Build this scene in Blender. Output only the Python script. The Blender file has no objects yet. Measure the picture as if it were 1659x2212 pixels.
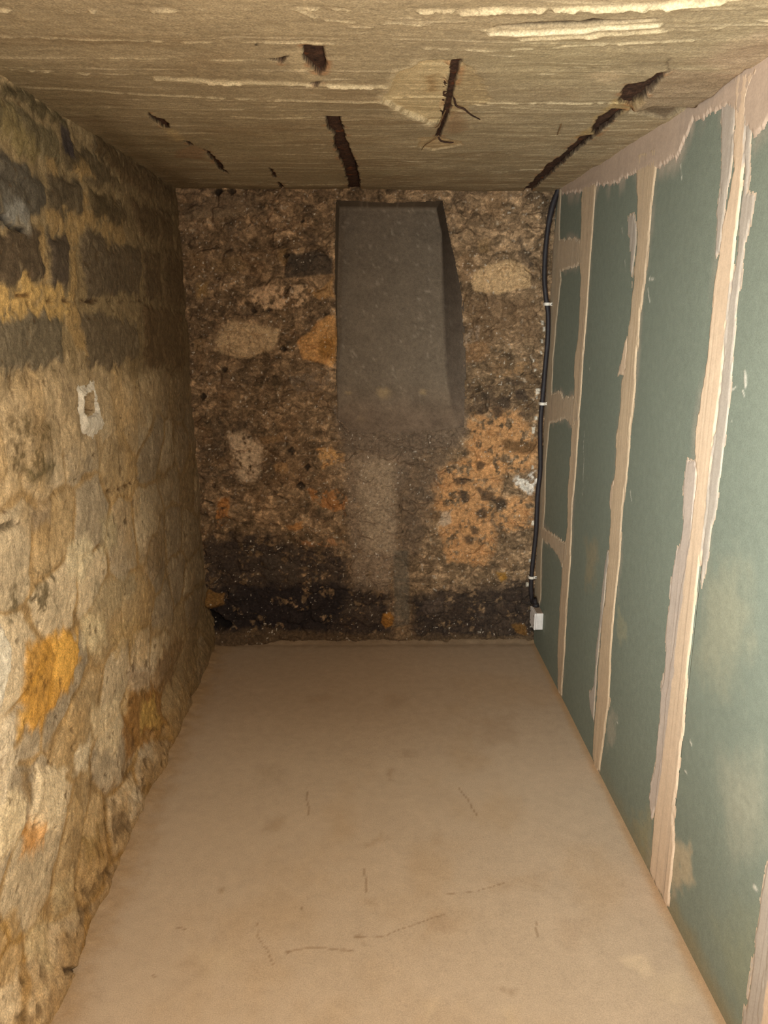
import bpy, bmesh, math
import numpy as np
from mathutils import Vector

# ------------------------------------------------------------------ setup
scene = bpy.context.scene
COL = bpy.context.collection
PI = math.pi
rng = np.random.default_rng(7)

# room (metres): X to the right, Y away from the viewer, Z up
RW, RD, RH = 1.6825, 3.829, 2.2          # width, back wall distance, height
LEAN = -0.0377                           # the old stone wall leans outwards at the top
YN = -1.3                                # where the modelled room ends behind the viewer

# camera
FPX, YAW, PITCH, ROLL = 1709.7, 0.0228, 0.2501, 0.0035
CAMP = np.array([0.8135, 0.0, 1.6736])
IW, IH = 1659, 2212


def cam_axes():
    cy, sy = math.cos(YAW), math.sin(YAW)
    cp, sp = math.cos(PITCH), math.sin(PITCH)
    f = np.array([sy * cp, cy * cp, -sp])
    r = np.array([cy, -sy, 0.0])
    u = np.cross(r, f)
    c, s = math.cos(ROLL), math.sin(ROLL)
    return c * r + s * u, -s * r + c * u, f


AXR, AXU, AXF = cam_axes()


def ray(p):
    return AXF + AXR * (p[0] - IW / 2) / FPX - AXU * (p[1] - IH / 2) / FPX


def hit(p, point, normal):
    d = ray(p)
    t = np.dot(np.asarray(point) - CAMP, normal) / np.dot(d, normal)
    return CAMP + d * t


# measured points of the photograph -> plan coordinates on each surface
def on_back(p, y=RD):
    h = hit(p, (0, y, 0), np.array([0, 1.0, 0]))
    return (h[0], h[2])


LN = np.array([1.0, 0, -LEAN / RH])
def on_left(p):
    h = hit(p, (0, 0, 0), LN)
    return (h[1], h[2])


def on_right(p):
    h = hit(p, (RW, 0, 0), np.array([1.0, 0, 0]))
    return (h[1], h[2])


def on_ceil(p):
    h = hit(p, (0, 0, RH), np.array([0, 0, 1.0]))
    return (h[0], h[1])


def on_floor(p):
    h = hit(p, (0, 0, 0), np.array([0, 0, 1.0]))
    return (h[0], h[1])


# ------------------------------------------------------------------ numeric noise
def _hash(ix, iy, seed):
    h = (ix.astype(np.int64) * 374761393 + iy.astype(np.int64) * 668265263 + seed * 974711 + 12345) & 0xffffffff
    h = ((h ^ (h >> 13)) * 1274126177) & 0xffffffff
    h = ((h ^ (h >> 15)) * 2246822519) & 0xffffffff
    h = h ^ (h >> 16)
    return (h & 0xffffff) / float(0xffffff)


def vnoise(x, y, seed=0):
    ix, iy = np.floor(x), np.floor(y)
    fx, fy = x - ix, y - iy
    fx = fx * fx * (3 - 2 * fx)
    fy = fy * fy * (3 - 2 * fy)
    a = _hash(ix, iy, seed); b = _hash(ix + 1, iy, seed)
    c = _hash(ix, iy + 1, seed); d = _hash(ix + 1, iy + 1, seed)
    return (a * (1 - fx) + b * fx) * (1 - fy) + (c * (1 - fx) + d * fx) * fy


def fbm(x, y, octs=4, seed=0, gain=0.5):
    s = np.zeros_like(x); a = 1.0; t = 0.0
    for i in range(octs):
        s = s + a * (vnoise(x, y, seed + i * 17) - 0.5)
        t += a; a *= gain
        x = x * 2.03 + 11.3; y = y * 2.03 + 5.7
    return s / t * 2.0                    # about -1..1


def worley(x, y, seed=0):
    ix, iy = np.floor(x), np.floor(y)
    f1 = np.full(x.shape, 9.0); f2 = np.full(x.shape, 9.0); idh = np.zeros(x.shape)
    for dx in (-1, 0, 1):
        for dy in (-1, 0, 1):
            cx, cy = ix + dx, iy + dy
            px = cx + 0.1 + 0.8 * _hash(cx, cy, seed); py = cy + 0.1 + 0.8 * _hash(cx, cy, seed + 3)
            d = np.hypot(px - x, py - y); h = _hash(cx, cy, seed + 9)
            near = d < f1
            f2 = np.where(near, f1, np.minimum(f2, d))
            idh = np.where(near, h, idh); f1 = np.where(near, d, f1)
    return f1, f2, idh


def ss(a, b, x):
    t = np.clip((x - a) / (b - a), 0, 1)
    return t * t * (3 - 2 * t)


def lin(c):
    c = np.asarray(c, float) / 255.0
    return np.where(c <= 0.04045, c / 12.92, ((c + 0.055) / 1.055) ** 2.4)


# ------------------------------------------------------------------ painted height-field sheets
class Sheet:
    """A wall surface on plan coordinates (u, v): relief h in metres towards the room and a base colour."""
    def __init__(s, us, vs, base):
        s.us, s.vs = us, vs
        s.u, s.v = np.meshgrid(us, vs)
        s.h = np.zeros(s.u.shape)
        s.c = np.empty(s.u.shape + (3,)); s.c[:] = lin(base)
        s.wu = fbm(s.u * 22, s.v * 22, 4, 101); s.wv = fbm(s.u * 22, s.v * 22, 4, 202)
        s.fine = fbm(s.u * 70, s.v * 70, 3, 303)

    def sdf(s, poly, pad=0.05, warp=0.0, closed=True):
        P = np.asarray(poly, float)
        lo, hi = P.min(0) - pad, P.max(0) + pad
        i0, i1 = np.searchsorted(s.us, [lo[0], hi[0]]); j0, j1 = np.searchsorted(s.vs, [lo[1], hi[1]])
        sl = (slice(j0, j1), slice(i0, i1))
        u = s.u[sl] + warp * s.wu[sl]; v = s.v[sl] + warp * s.wv[sl]
        d = np.full(u.shape, 1e9); inside = np.zeros(u.shape, bool)
        n = len(P)
        for k in range(n if closed else n - 1):
            a, b = P[k], P[(k + 1) % n]
            e = b - a; L = max(1e-12, e @ e)
            t = np.clip(((u - a[0]) * e[0] + (v - a[1]) * e[1]) / L, 0, 1)
            d = np.minimum(d, np.hypot(u - a[0] - t * e[0], v - a[1] - t * e[1]))
            if closed:
                c = ((a[1] > v) != (b[1] > v))
                with np.errstate(divide='ignore', invalid='ignore'):
                    xi = (b[0] - a[0]) * (v - a[1]) / (b[1] - a[1]) + a[0]
                inside ^= c & (u < xi)
        return sl, np.where(inside, -d, d)

    def mix(s, sl, m, col, var=0.0):
        tgt = lin(col)[None, None, :] * (1 + var * s.fine[sl])[..., None]
        s.c[sl] = s.c[sl] * (1 - m[..., None]) + tgt * m[..., None]

    def blob(s, poly, col=None, a=1.0, soft=0.008, warp=0.012, bulge=0.0, edge=0.0, var=0.15, ragged=0.0, brk=0.0, pad=None):
        sl, d = s.sdf(poly, pad if pad else 0.03 + soft * 2 + warp, warp)
        if ragged:
            d = d + ragged * s.fine[sl]
        m = ss(soft, -soft, d)
        if brk:
            m = m * ss(-0.15, 0.35, s.wu[sl] + s.fine[sl] * 0.8 + (1 - brk))
        if col is not None:
            s.mix(sl, m * a, col, var)
        if bulge:
            s.h[sl] += bulge * ss(0.006, -0.03, d)
        if edge:
            s.h[sl] += edge * ss(0.004, -0.004, d)
        return sl, d

    def line(s, pts, width, col=None, a=1.0, depth=0.0, warp=0.006, brk=0.0, soft=None):
        sl, d = s.sdf(pts, 0.02 + width * 2 + warp, warp, closed=False)
        m = ss(width + (soft or width * 0.6), width * 0.4, d)
        if brk:
            m = m * ss(-0.1, 0.3, s.wv[sl] + 0.5 * s.fine[sl] + (1 - brk) * 0.8 - 0.1)
        if col is not None:
            s.mix(sl, m * a, col, 0.1)
        if depth:
            s.h[sl] += depth * m


def smooth_mesh(name, verts, faces, cols, mat, parent=None, tris=None):
    me = bpy.data.meshes.new(name)
    nv, nf = len(verts), len(faces)
    me.vertices.add(nv); me.vertices.foreach_set('co', np.ascontiguousarray(verts, dtype=np.float32).ravel())
    me.loops.add(nf * 4); me.loops.foreach_set('vertex_index', np.ascontiguousarray(faces, dtype=np.int32).ravel())
    me.polygons.add(nf); me.polygons.foreach_set('loop_start', np.arange(0, nf * 4, 4, dtype=np.int32))
    me.polygons.foreach_set('use_smooth', np.ones(nf, bool))
    me.update(calc_edges=True)
    if cols is not None:
        at = me.color_attributes.new('tint', 'FLOAT_COLOR', 'POINT')
        cols = cols * np.minimum(1.0, 0.82 / np.maximum(cols.max(1), 1e-6))[:, None]
        c4 = np.ones((nv, 4), np.float32); c4[:, :3] = np.clip(cols, 0.002, 0.95)
        at.data.foreach_set('color', c4.ravel())
    me.materials.append(mat)
    o = bpy.data.objects.new(name, me); COL.objects.link(o)
    if parent:
        o.parent = parent
    return o


def sheet_object(name, s, place, mat, parent=None, keep=None, back=0.10):
    """place(u, v, h) -> xyz. The sheet gets sides and a back so that it is a slab, not a film."""
    P = place(s.u, s.v, s.h)
    nvv, nuu = s.u.shape
    idx = np.arange(nvv * nuu).reshape(nvv, nuu)
    f = np.stack([idx[:-1, :-1], idx[:-1, 1:], idx[1:, 1:], idx[1:, :-1]], -1)
    if keep is not None:
        k = keep[:-1, :-1] | keep[:-1, 1:] | keep[1:, 1:] | keep[1:, :-1]
        f = f[k]
    f = f.reshape(-1, 4)
    V = P.reshape(-1, 3); C = s.c.reshape(-1, 3)
    # rim and back
    ring = np.concatenate([idx[0, :-1], idx[:-1, -1], idx[-1, :0:-1], idx[:0:-1, 0]])
    if keep is None or keep.all():
        zero = np.zeros_like(s.h)
        off = place(s.u, s.v, zero - back).reshape(-1, 3)[ring]
        n0 = len(V); V = np.vstack([V, off]); C = np.vstack([C, C[ring]])
        k = np.arange(len(ring)); k2 = (k + 1) % len(ring)
        f = np.vstack([f, np.stack([ring[k2], ring[k], n0 + k, n0 + k2], -1)])
    n = np.cross(V[f[0, 1]] - V[f[0, 0]], V[f[0, 2]] - V[f[0, 0]])
    inward = place(s.u[:1, :1], s.v[:1, :1], s.h[:1, :1] * 0 + 1) - place(s.u[:1, :1], s.v[:1, :1], s.h[:1, :1] * 0)
    if n @ inward.reshape(3) < 0:
        f = f[:, ::-1]
    used = np.unique(f)
    if len(used) < len(V):
        remap = -np.ones(len(V), int); remap[used] = np.arange(len(used))
        V, C, f = V[used], C[used], remap[f]
    return smooth_mesh(name, V, f, C, mat, parent)


# ------------------------------------------------------------------ materials
def surf_mat(name, tint=True, base=(0.5, 0.5, 0.5), grain=(90, 0.25), speck=(420, 0.12), bump=0.25, bscale=160, rough=0.92, spec=0.2, metallic=0.0, bdist=0.003, bright=1.0):
    m = bpy.data.materials.new(name); m.use_nodes = True
    nt = m.node_tree; N = nt.nodes; L = nt.links
    b = N['Principled BSDF']; b.inputs['Roughness'].default_value = rough
    b.inputs['Specular IOR Level'].default_value = spec; b.inputs['Metallic'].default_value = metallic
    tc = N.new('ShaderNodeTexCoord')
    if tint:
        src = N.new('ShaderNodeVertexColor'); src.layer_name = 'tint'
    else:
        src = N.new('ShaderNodeRGB'); src.outputs[0].default_value = (*base, 1)
    col = src.outputs[0]
    for sc, amt in (grain, speck):
        n = N.new('ShaderNodeTexNoise'); n.inputs['Scale'].default_value = sc; n.inputs['Detail'].default_value = 4.0
        n.inputs['Roughness'].default_value = 0.65
        L.new(tc.outputs['Object'], n.inputs['Vector'])
        mr = N.new('ShaderNodeMapRange'); mr.inputs['From Min'].default_value = 0.25; mr.inputs['From Max'].default_value = 0.75
        mr.inputs['To Min'].default_value = (1 - amt * 1.6) * bright; mr.inputs['To Max'].default_value = (1 + amt * 1.6) * bright
        bright = 1.0
        L.new(n.outputs['Fac'], mr.inputs['Value'])
        vm = N.new('ShaderNodeVectorMath'); vm.operation = 'SCALE'
        L.new(col, vm.inputs[0]); L.new(mr.outputs[0], vm.inputs['Scale'])
        col = vm.outputs[0]
    L.new(col, b.inputs['Base Color'])
    n = N.new('ShaderNodeTexNoise'); n.inputs['Scale'].default_value = bscale; n.inputs['Detail'].default_value = 6.0; n.inputs['Roughness'].default_value = 0.7
    L.new(tc.outputs['Object'], n.inputs['Vector'])
    bp = N.new('ShaderNodeBump'); bp.inputs['Strength'].default_value = bump; bp.inputs['Distance'].default_value = bdist
    L.new(n.outputs['Fac'], bp.inputs['Height']); L.new(bp.outputs[0], b.inputs['Normal'])
    return m


M_RUBBLE = surf_mat('rubble_masonry', grain=(70, 0.30), speck=(300, 0.30), bump=0.9, bscale=110, bdist=0.006)
M_STONE = surf_mat('old_stone_and_lime', grain=(45, 0.20), speck=(230, 0.28), bump=0.8, bscale=90, bdist=0.006)
M_CONC = surf_mat('board_marked_concrete', grain=(60, 0.14), speck=(240, 0.22), bump=0.6, bscale=130, bdist=0.004)
M_SCREED = surf_mat('floor_screed', grain=(26, 0.05), speck=(300, 0.14), bump=0.15, bscale=300, rough=0.85, bdist=0.001)
M_BOARD = surf_mat('green_plasterboard', grain=(38, 0.06), speck=(360, 0.16), bump=0.10, bscale=380, rough=0.8, bdist=0.001)
M_COMPOUND = surf_mat('joint_compound', grain=(30, 0.05), speck=(200, 0.07), bump=0.25, bscale=150, rough=0.9, bdist=0.002)
M_RENDER = surf_mat('grey_cement_render', grain=(60, 0.12), speck=(260, 0.20), bump=0.6, bscale=150, bdist=0.004)
M_RUST = surf_mat('rusted_steel', grain=(60, 0.45), speck=(260, 0.35), bump=0.9, bscale=140, rough=0.95, bdist=0.005)
M_PLASTER = surf_mat('white_gypsum', grain=(60, 0.10), speck=(260, 0.18), bump=0.8, bscale=160, bdist=0.004)
M_CABLE = surf_mat('black_cable_sheath', tint=False, base=tuple(lin((38, 32, 34))), grain=(40, 0.25), speck=(240, 0.25), bump=0.3, rough=0.6, spec=0.4)
M_CLIP = surf_mat('white_plastic_clip', tint=False, base=tuple(lin((225, 215, 200))), grain=(60, 0.08), speck=(300, 0.05), bump=0.05, rough=0.5, spec=0.5)
M_BOX = surf_mat('light_grey_plastic', tint=False, base=tuple(lin((222, 214, 208))), grain=(50, 0.08), speck=(300, 0.06), bump=0.05, rough=0.5, spec=0.5)
M_BOX_TOP = surf_mat('brown_grey_plastic', tint=False, base=tuple(lin((150, 132, 116))), grain=(60, 0.12), speck=(300, 0.1), bump=0.1, rough=0.9)
M_SCREW = surf_mat('zinc_screw', tint=False, base=tuple(lin((110, 105, 98))), grain=(60, 0.1), speck=(300, 0.1), bump=0.05, rough=0.5, metallic=0.7)
M_WIRE = surf_mat('rusty_wire', tint=False, base=tuple(lin((58, 40, 30))), grain=(80, 0.3), speck=(300, 0.3), bump=0.4, rough=0.9)
M_ROOT = surf_mat('dry_root', tint=False, base=tuple(lin((112, 86, 58))), grain=(80, 0.2), speck=(300, 0.2), bump=0.4, rough=0.95)


def axis(a, b, fine_from, fine, coarse):
    c = np.arange(a, fine_from, coarse); return np.concatenate([c, np.arange(fine_from, b + fine * 0.5, fine)])


def tag(o, label=None, cat=None, group=None, kind=None):
    if label: o['label'] = label
    if cat: o['category'] = cat
    if group: o['group'] = group
    if kind: o['kind'] = kind
    return o


# ================================================================== WALL BACK
def quad_px(x0, y0, x1, y1):
    return [(x0, y0), (x1, y0), (x1, y1), (x0, y1)]


NICHE_PX = [(724, 430), (845, 436), (957, 432), (966, 480), (985, 560), (999, 640), (1003, 740), (1006, 860), (1003, 925),
            (940, 930), (840, 935), (755, 930), (728, 905), (724, 800), (727, 740), (722, 640), (722, 540)]


def build_back():
    s = Sheet(np.arange(-0.16, 1.80, 0.003), np.arange(-0.04, 2.30, 0.003), (160, 130, 98))
    B = lambda pts: [on_back(p) for p in pts]
    u, v = s.u, s.v
    # rubble: stones of three sizes in a dark earthy mortar
    wu, wv = 0.018 * s.wu, 0.018 * s.wv
    big = fbm(u * 4, v * 4, 3, 5)
    for sc, seed, lo, hi, rel, thr in ((8, 11, 0.60, 1.45, 0.016, 0.2), (19, 31, 0.45, 1.60, 0.007, 0.25), (42, 57, 0.45, 1.6, 0.0035, 0.3), (80, 58, 0.62, 1.4, 0.001, 0.3)):
        f1, f2, h = worley((u + wu) * sc, (v + wv) * sc * 1.35, seed)
        g = ss(0.02, 0.22, f2 - f1) * (h > thr)
        tone = lo + (hi - lo) * (np.clip(h - thr, 0, 1) / (1 - thr)) ** 1.3
        s.c *= (0.86 - 0.62 * g + 0.76 * g * tone)[..., None]
        s.h += rel * (g * ss(0.75, 0.1, f1) - 0.35)
    s.c *= (1 + 0.28 * big + 0.25 * s.wu)[..., None]
    warm = fbm(u * 7, v * 7, 4, 71)
    m = ss(0.12, 0.5, warm) * 0.35
    s.mix((slice(None), slice(None)), m, (146, 112, 78), 0.5)
    m = ss(0.2, 0.6, fbm(u * 9, v * 9, 4, 83)) * 0.4
    s.mix((slice(None), slice(None)), m, (74, 64, 55), 0.4)
    # pale specks of lime
    m = ss(0.55, 0.75, fbm(u * 60, v * 60, 2, 93)) * 0.6
    s.mix((slice(None), slice(None)), m, (190, 170, 145), 0.2)
    # long slab high on the left and darker stones
    s.blob(B([(394, 440), (470, 422), (555, 418), (558, 452), (480, 466), (400, 472)]), (128, 106, 82), 0.75, bulge=0.012)
    s.blob(B([(400, 462), (470, 458), (548, 456), (545, 466), (470, 472), (405, 476)]), (150, 126, 98), 0.6)
    s.blob(B([(612, 552), (650, 545), (690, 545), (718, 560), (719, 590), (660, 600), (615, 600)]), (70, 62, 54), 0.8, bulge=0.015)
    s.blob(B([(455, 560), (520, 555), (540, 575), (520, 590), (450, 585)]), (140, 112, 78), 0.55, bulge=0.008)
    s.blob(B([(410, 545), (440, 548), (445, 575), (418, 580)]), (140, 110, 75), 0.5)
    s.blob(B([(423, 612), (448, 610), (450, 638), (426, 642)]), (170, 135, 88), 0.8, soft=0.012, bulge=0.006)
    s.blob(B([(531, 627), (571, 616), (661, 619), (668, 640), (650, 661), (566, 669), (550, 658)]), (216, 178, 138), 0.9, bulge=0.012, brk=0.6)
    s.blob(B([(662, 628), (700, 620), (718, 597), (721, 642), (690, 646)]), (180, 138, 90), 0.85, bulge=0.012)
    s.blob(B([(465, 722), (485, 703), (507, 696), (544, 698), (605, 709), (600, 735), (592, 751), (539, 775), (491, 765), (462, 757)]), (200, 168, 128), 0.88, bulge=0.014, ragged=0.004)
    s.blob(B([(722, 680), (727, 751), (720, 792), (656, 775), (643, 742), (685, 698)]), (212, 158, 98), 0.85, bulge=0.012)
    s.blob(B([(690, 735), (726, 720), (724, 780), (690, 770)]), (142, 96, 40), 0.7, soft=0.02)
    s.blob(B([(420, 730), (445, 735), (440, 758), (418, 758)]), (160, 128, 92), 0.7)
    s.blob(B([(625, 810), (715, 800), (715, 850), (640, 850)]), (120, 104, 88), 0.5, brk=0.9)
    s.blob(B([(600, 560), (604, 540), (620, 540), (625, 560), (612, 575)]), (150, 118, 76), 0.6)
    # right of the niche
    s.blob(B([(1017, 602), (1040, 577), (1058, 569), (1107, 561), (1143, 580), (1146, 618), (1074, 636), (1022, 628)]), (204, 168, 124), 0.88, bulge=0.012, ragged=0.006)
    s.blob(B([(1030, 520), (1055, 515), (1058, 545), (1034, 548)]), (148, 118, 80), 0.5)
    s.blob(B([(1003, 640), (1090, 640), (1165, 660), (1165, 735), (1010, 745)]), (118, 90, 64), 0.45, soft=0.03)
    s.blob(B([(1004, 700), (1040, 705), (1035, 735), (1005, 745)]), (170, 146, 122), 0.55, brk=0.8)
    s.blob(B([(1008, 745), (1050, 735), (1058, 765), (1040, 783), (1008, 782)]), (150, 112, 76), 0.6, bulge=0.01)
    s.blob(B([(1060, 790), (1160, 775), (1163, 800), (1070, 815)]), (158, 122, 84), 0.65, brk=0.9)
    s.blob(B([(1010, 830), (1080, 815), (1165, 825), (1160, 900), (1100, 905), (1012, 905)]), (78, 62, 50), 0.55, brk=0.9)
    for q in ([(1012, 905), (1080, 885), (1120, 890), (1165, 955), (1162, 1010), (1100, 1020), (1050, 1040), (1015, 1000)],
              [(945, 1010), (1010, 985), (1090, 1000), (1085, 1060), (1060, 1120), (985, 1130), (940, 1100)],
              [(955, 1130), (1060, 1110), (1075, 1170), (1050, 1222), (965, 1215)],
              [(1070, 1075), (1150, 1070), (1150, 1140), (1080, 1150)]):
        s.blob(B(q), (212, 156, 102), 0.72, soft=0.02, warp=0.035, brk=0.62, ragged=0.014, var=0.3)
    s.blob(B([(1085, 950), (1160, 955), (1160, 978), (1090, 975)]), (92, 68, 44), 0.8, soft=0.015)
    for (x, y, r) in ((1040, 1005, 12), (995, 1040, 14), (1000, 1075, 14), (1050, 1070, 16), (1078, 1088, 18), (1040, 1110, 14), (1028, 1145, 11), (1015, 1165, 10), (1090, 870, 16), (1125, 855, 14), (1075, 890, 12), (1050, 855, 12)):
        s.blob(B([(x - r, y - r * .6), (x, y - r), (x + r, y - r * .4), (x + r * .8, y + r * .7), (x - r * .5, y + r * .8)]), (76, 62, 50), 0.8, warp=0.02)
    s.blob(B([(1118, 1025), (1160, 1018), (1162, 1048), (1150, 1068), (1132, 1060), (1112, 1045)]), (232, 220, 204), 0.95, warp=0.03, ragged=0.012, brk=0.75)
    s.blob(B([(948, 1110), (978, 1100), (985, 1130), (955, 1140)]), (205, 180, 152), 0.7, warp=0.03, brk=0.8)
    # left of the niche, lower half
    s.blob(B([(492, 945), (525, 935), (570, 965), (560, 1035), (520, 1040), (505, 1000)]), (214, 184, 150), 0.8, soft=0.022, warp=0.025, brk=0.6)
    s.blob(B([(560, 945), (610, 935), (620, 955), (570, 962)]), (160, 124, 86), 0.6)
    s.blob(B([(590, 1005), (620, 998), (625, 1020), (595, 1025)]), (176, 136, 92), 0.7)
    s.blob(B([(678, 970), (735, 968), (748, 1000), (700, 1010)]), (214, 164, 106), 0.8, warp=0.03, brk=0.7)
    s.blob(B([(660, 1060), (720, 1055), (750, 1080), (748, 1112), (710, 1110)]), (178, 122, 72), 0.8, warp=0.03, brk=0.8)
    s.blob(B([(470, 1080), (500, 1075), (500, 1120), (468, 1140), (465, 1105)]), (182, 122, 66), 0.8, warp=0.025, brk=0.85)
    s.blob(B([(620, 1130), (655, 1125), (655, 1145), (625, 1148)]), (188, 132, 76), 0.8, warp=0.025)
    s.blob(B([(650, 1170), (740, 1165), (742, 1180), (655, 1185)]), (178, 126, 84), 0.7, warp=0.025, brk=0.8)
    # cement run-off below the niche
    s.blob(B([(735, 890), (905, 880), (890, 990), (858, 1080), (855, 1200), (840, 1275), (760, 1270), (752, 1100), (742, 980)]), (148, 126, 104), 0.75, soft=0.03, warp=0.02, brk=0.25)
    s.blob(B([(775, 1000), (850, 1000), (848, 1190), (785, 1190)]), (176, 152, 124), 0.6, soft=0.03, warp=0.02)
    s.blob(B([(850, 920), (1000, 925), (960, 1010), (930, 1110), (900, 1200), (856, 1200), (865, 1050)]), (116, 97, 80), 0.6, soft=0.04, warp=0.02)
    s.blob(B([(850, 1190), (882, 1190), (884, 1350), (852, 1355)]), (112, 101, 86), 0.7, soft=0.012, warp=0.008)
    s.blob(B([(715, 880), (1010, 880), (1000, 960), (880, 985), (740, 975)]), (122, 103, 85), 0.85, soft=0.03, warp=0.03)
    # damp black band along the foot of the wall
    s.blob(B([(448, 1165), (560, 1150), (640, 1180), (750, 1200), (755, 1290), (700, 1390), (400, 1390), (420, 1220)]), (60, 51, 47), 0.84, soft=0.03, warp=0.05, brk=0.45)
    s.blob(B([(440, 1270), (720, 1260), (840, 1275), (850, 1395), (420, 1395)]), (42, 36, 37), 0.84, soft=0.03, warp=0.04, brk=0.35)
    s.blob(B([(885, 1290), (1000, 1270), (1160, 1245), (1160, 1390), (885, 1390)]), (46, 39, 38), 0.84, soft=0.04, warp=0.05, brk=0.4)
    s.blob(B([(560, 1200), (640, 1190), (650, 1255), (570, 1260)]), (92, 80, 68), 0.5, soft=0.03, warp=0.03, brk=0.8)
    s.blob(B([(745, 1285), (820, 1290), (820, 1340), (745, 1335)]), (88, 74, 62), 0.5, soft=0.03, warp=0.03, brk=0.8)
    s.blob(B([(910, 1295), (970, 1290), (970, 1315), (915, 1325)]), (110, 92, 78), 0.45, warp=0.03, brk=0.8)
    s.blob(B([(828, 1326), (843, 1322), (851, 1332), (846, 1350), (834, 1358), (824, 1346)]), (164, 112, 52), 0.95, soft=0.005, warp=0.004, bulge=0.008)
    s.blob(B([(1072, 1236), (1092, 1234), (1096, 1250), (1080, 1256)]), (176, 128, 56), 0.8)
    s.blob(B([(1108, 1350), (1135, 1345), (1140, 1370), (1115, 1365)]), (130, 92, 46), 0.8)
    s.blob(B([(415, 1290), (450, 1275), (484, 1283), (486, 1306), (450, 1316), (415, 1320)]), (138, 102, 58), 0.9, soft=0.006, bulge=0.03)
    s.blob(B([(440, 1315), (475, 1322), (500, 1350), (480, 1362), (450, 1340)]), (26, 22, 22), 0.9, soft=0.006, edge=-0.03)
    s.blob(B([(420, 1362), (600, 1358), (800, 1368), (1000, 1372), (1150, 1368), (1150, 1400), (420, 1400)]), (110, 88, 64), 0.65, soft=0.015, warp=0.02)
    for (x, y, r) in ((437, 855, 8), (620, 553, 7), (548, 672, 6), (580, 668, 6), (613, 755, 8), (486, 797, 7), (533, 655, 5), (655, 478, 4), (472, 413, 10), (500, 412, 9), (664, 1010, 8), (630, 975, 9), (650, 1050, 10)):
        s.blob(B([(x - r, y), (x, y - r), (x + r, y), (x, y + r)]), (44, 36, 30), 0.85, soft=0.006, warp=0.008, edge=-0.015)
    # lime splashes along the cable
    for (x, y, r) in ((1172, 698, 5), (1175, 712, 4), (1170, 735, 4), (1168, 760, 3), (1160, 845, 6), (1158, 858, 4), (1158, 905, 4), (1153, 930, 6), (1152, 1010, 4), (1145, 1210, 4), (1139, 1262, 4), (1150, 1130, 5), (1142, 1262, 3), (1152, 780, 3), (1156, 800, 3)):
        s.blob(B([(x - r * .6, y - r), (x + r * .6, y - r), (x + r * .6, y + r), (x - r * .6, y + r)]), (224, 212, 192), 0.9, soft=0.003, warp=0.008)
    sp = ss(0.62, 0.74, fbm(u * 95, v * 95, 2, 94)) * ss(-0.4, 0.3, fbm(u * 6, v * 6, 2, 95))
    s.mix((slice(None), slice(None)), sp * 0.75, (226, 212, 192), 0.2)
    # earth spilling at the foot
    s.h += 0.05 * ss(0.10, 0.0, v) * (0.35 + 0.65 * ss(0.5, 0.0, u))
    s.h += 0.010 * fbm(u * 3, v * 3, 3, 8)
    # hole for the niche
    sl, d = s.sdf(B(NICHE_PX), 0.03, 0.004)
    keep = np.ones(s.u.shape, bool); keep[sl] = d > -0.002
    s.h[sl] = np.where(d < 0.02, np.minimum(s.h[sl], 0.004), s.h[sl])
    place = lambda u, v, h: np.stack([u, RD - h, v], -1)
    s.h = np.clip(s.h, -0.05, 0.08)
    o = sheet_object('wall_back', s, place, M_RUBBLE, keep=keep, back=0.10)
    tag(o, 'rough rubble masonry end wall with ochre stones and a black damp foot', 'wall', kind='structure')
    return o


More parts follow.
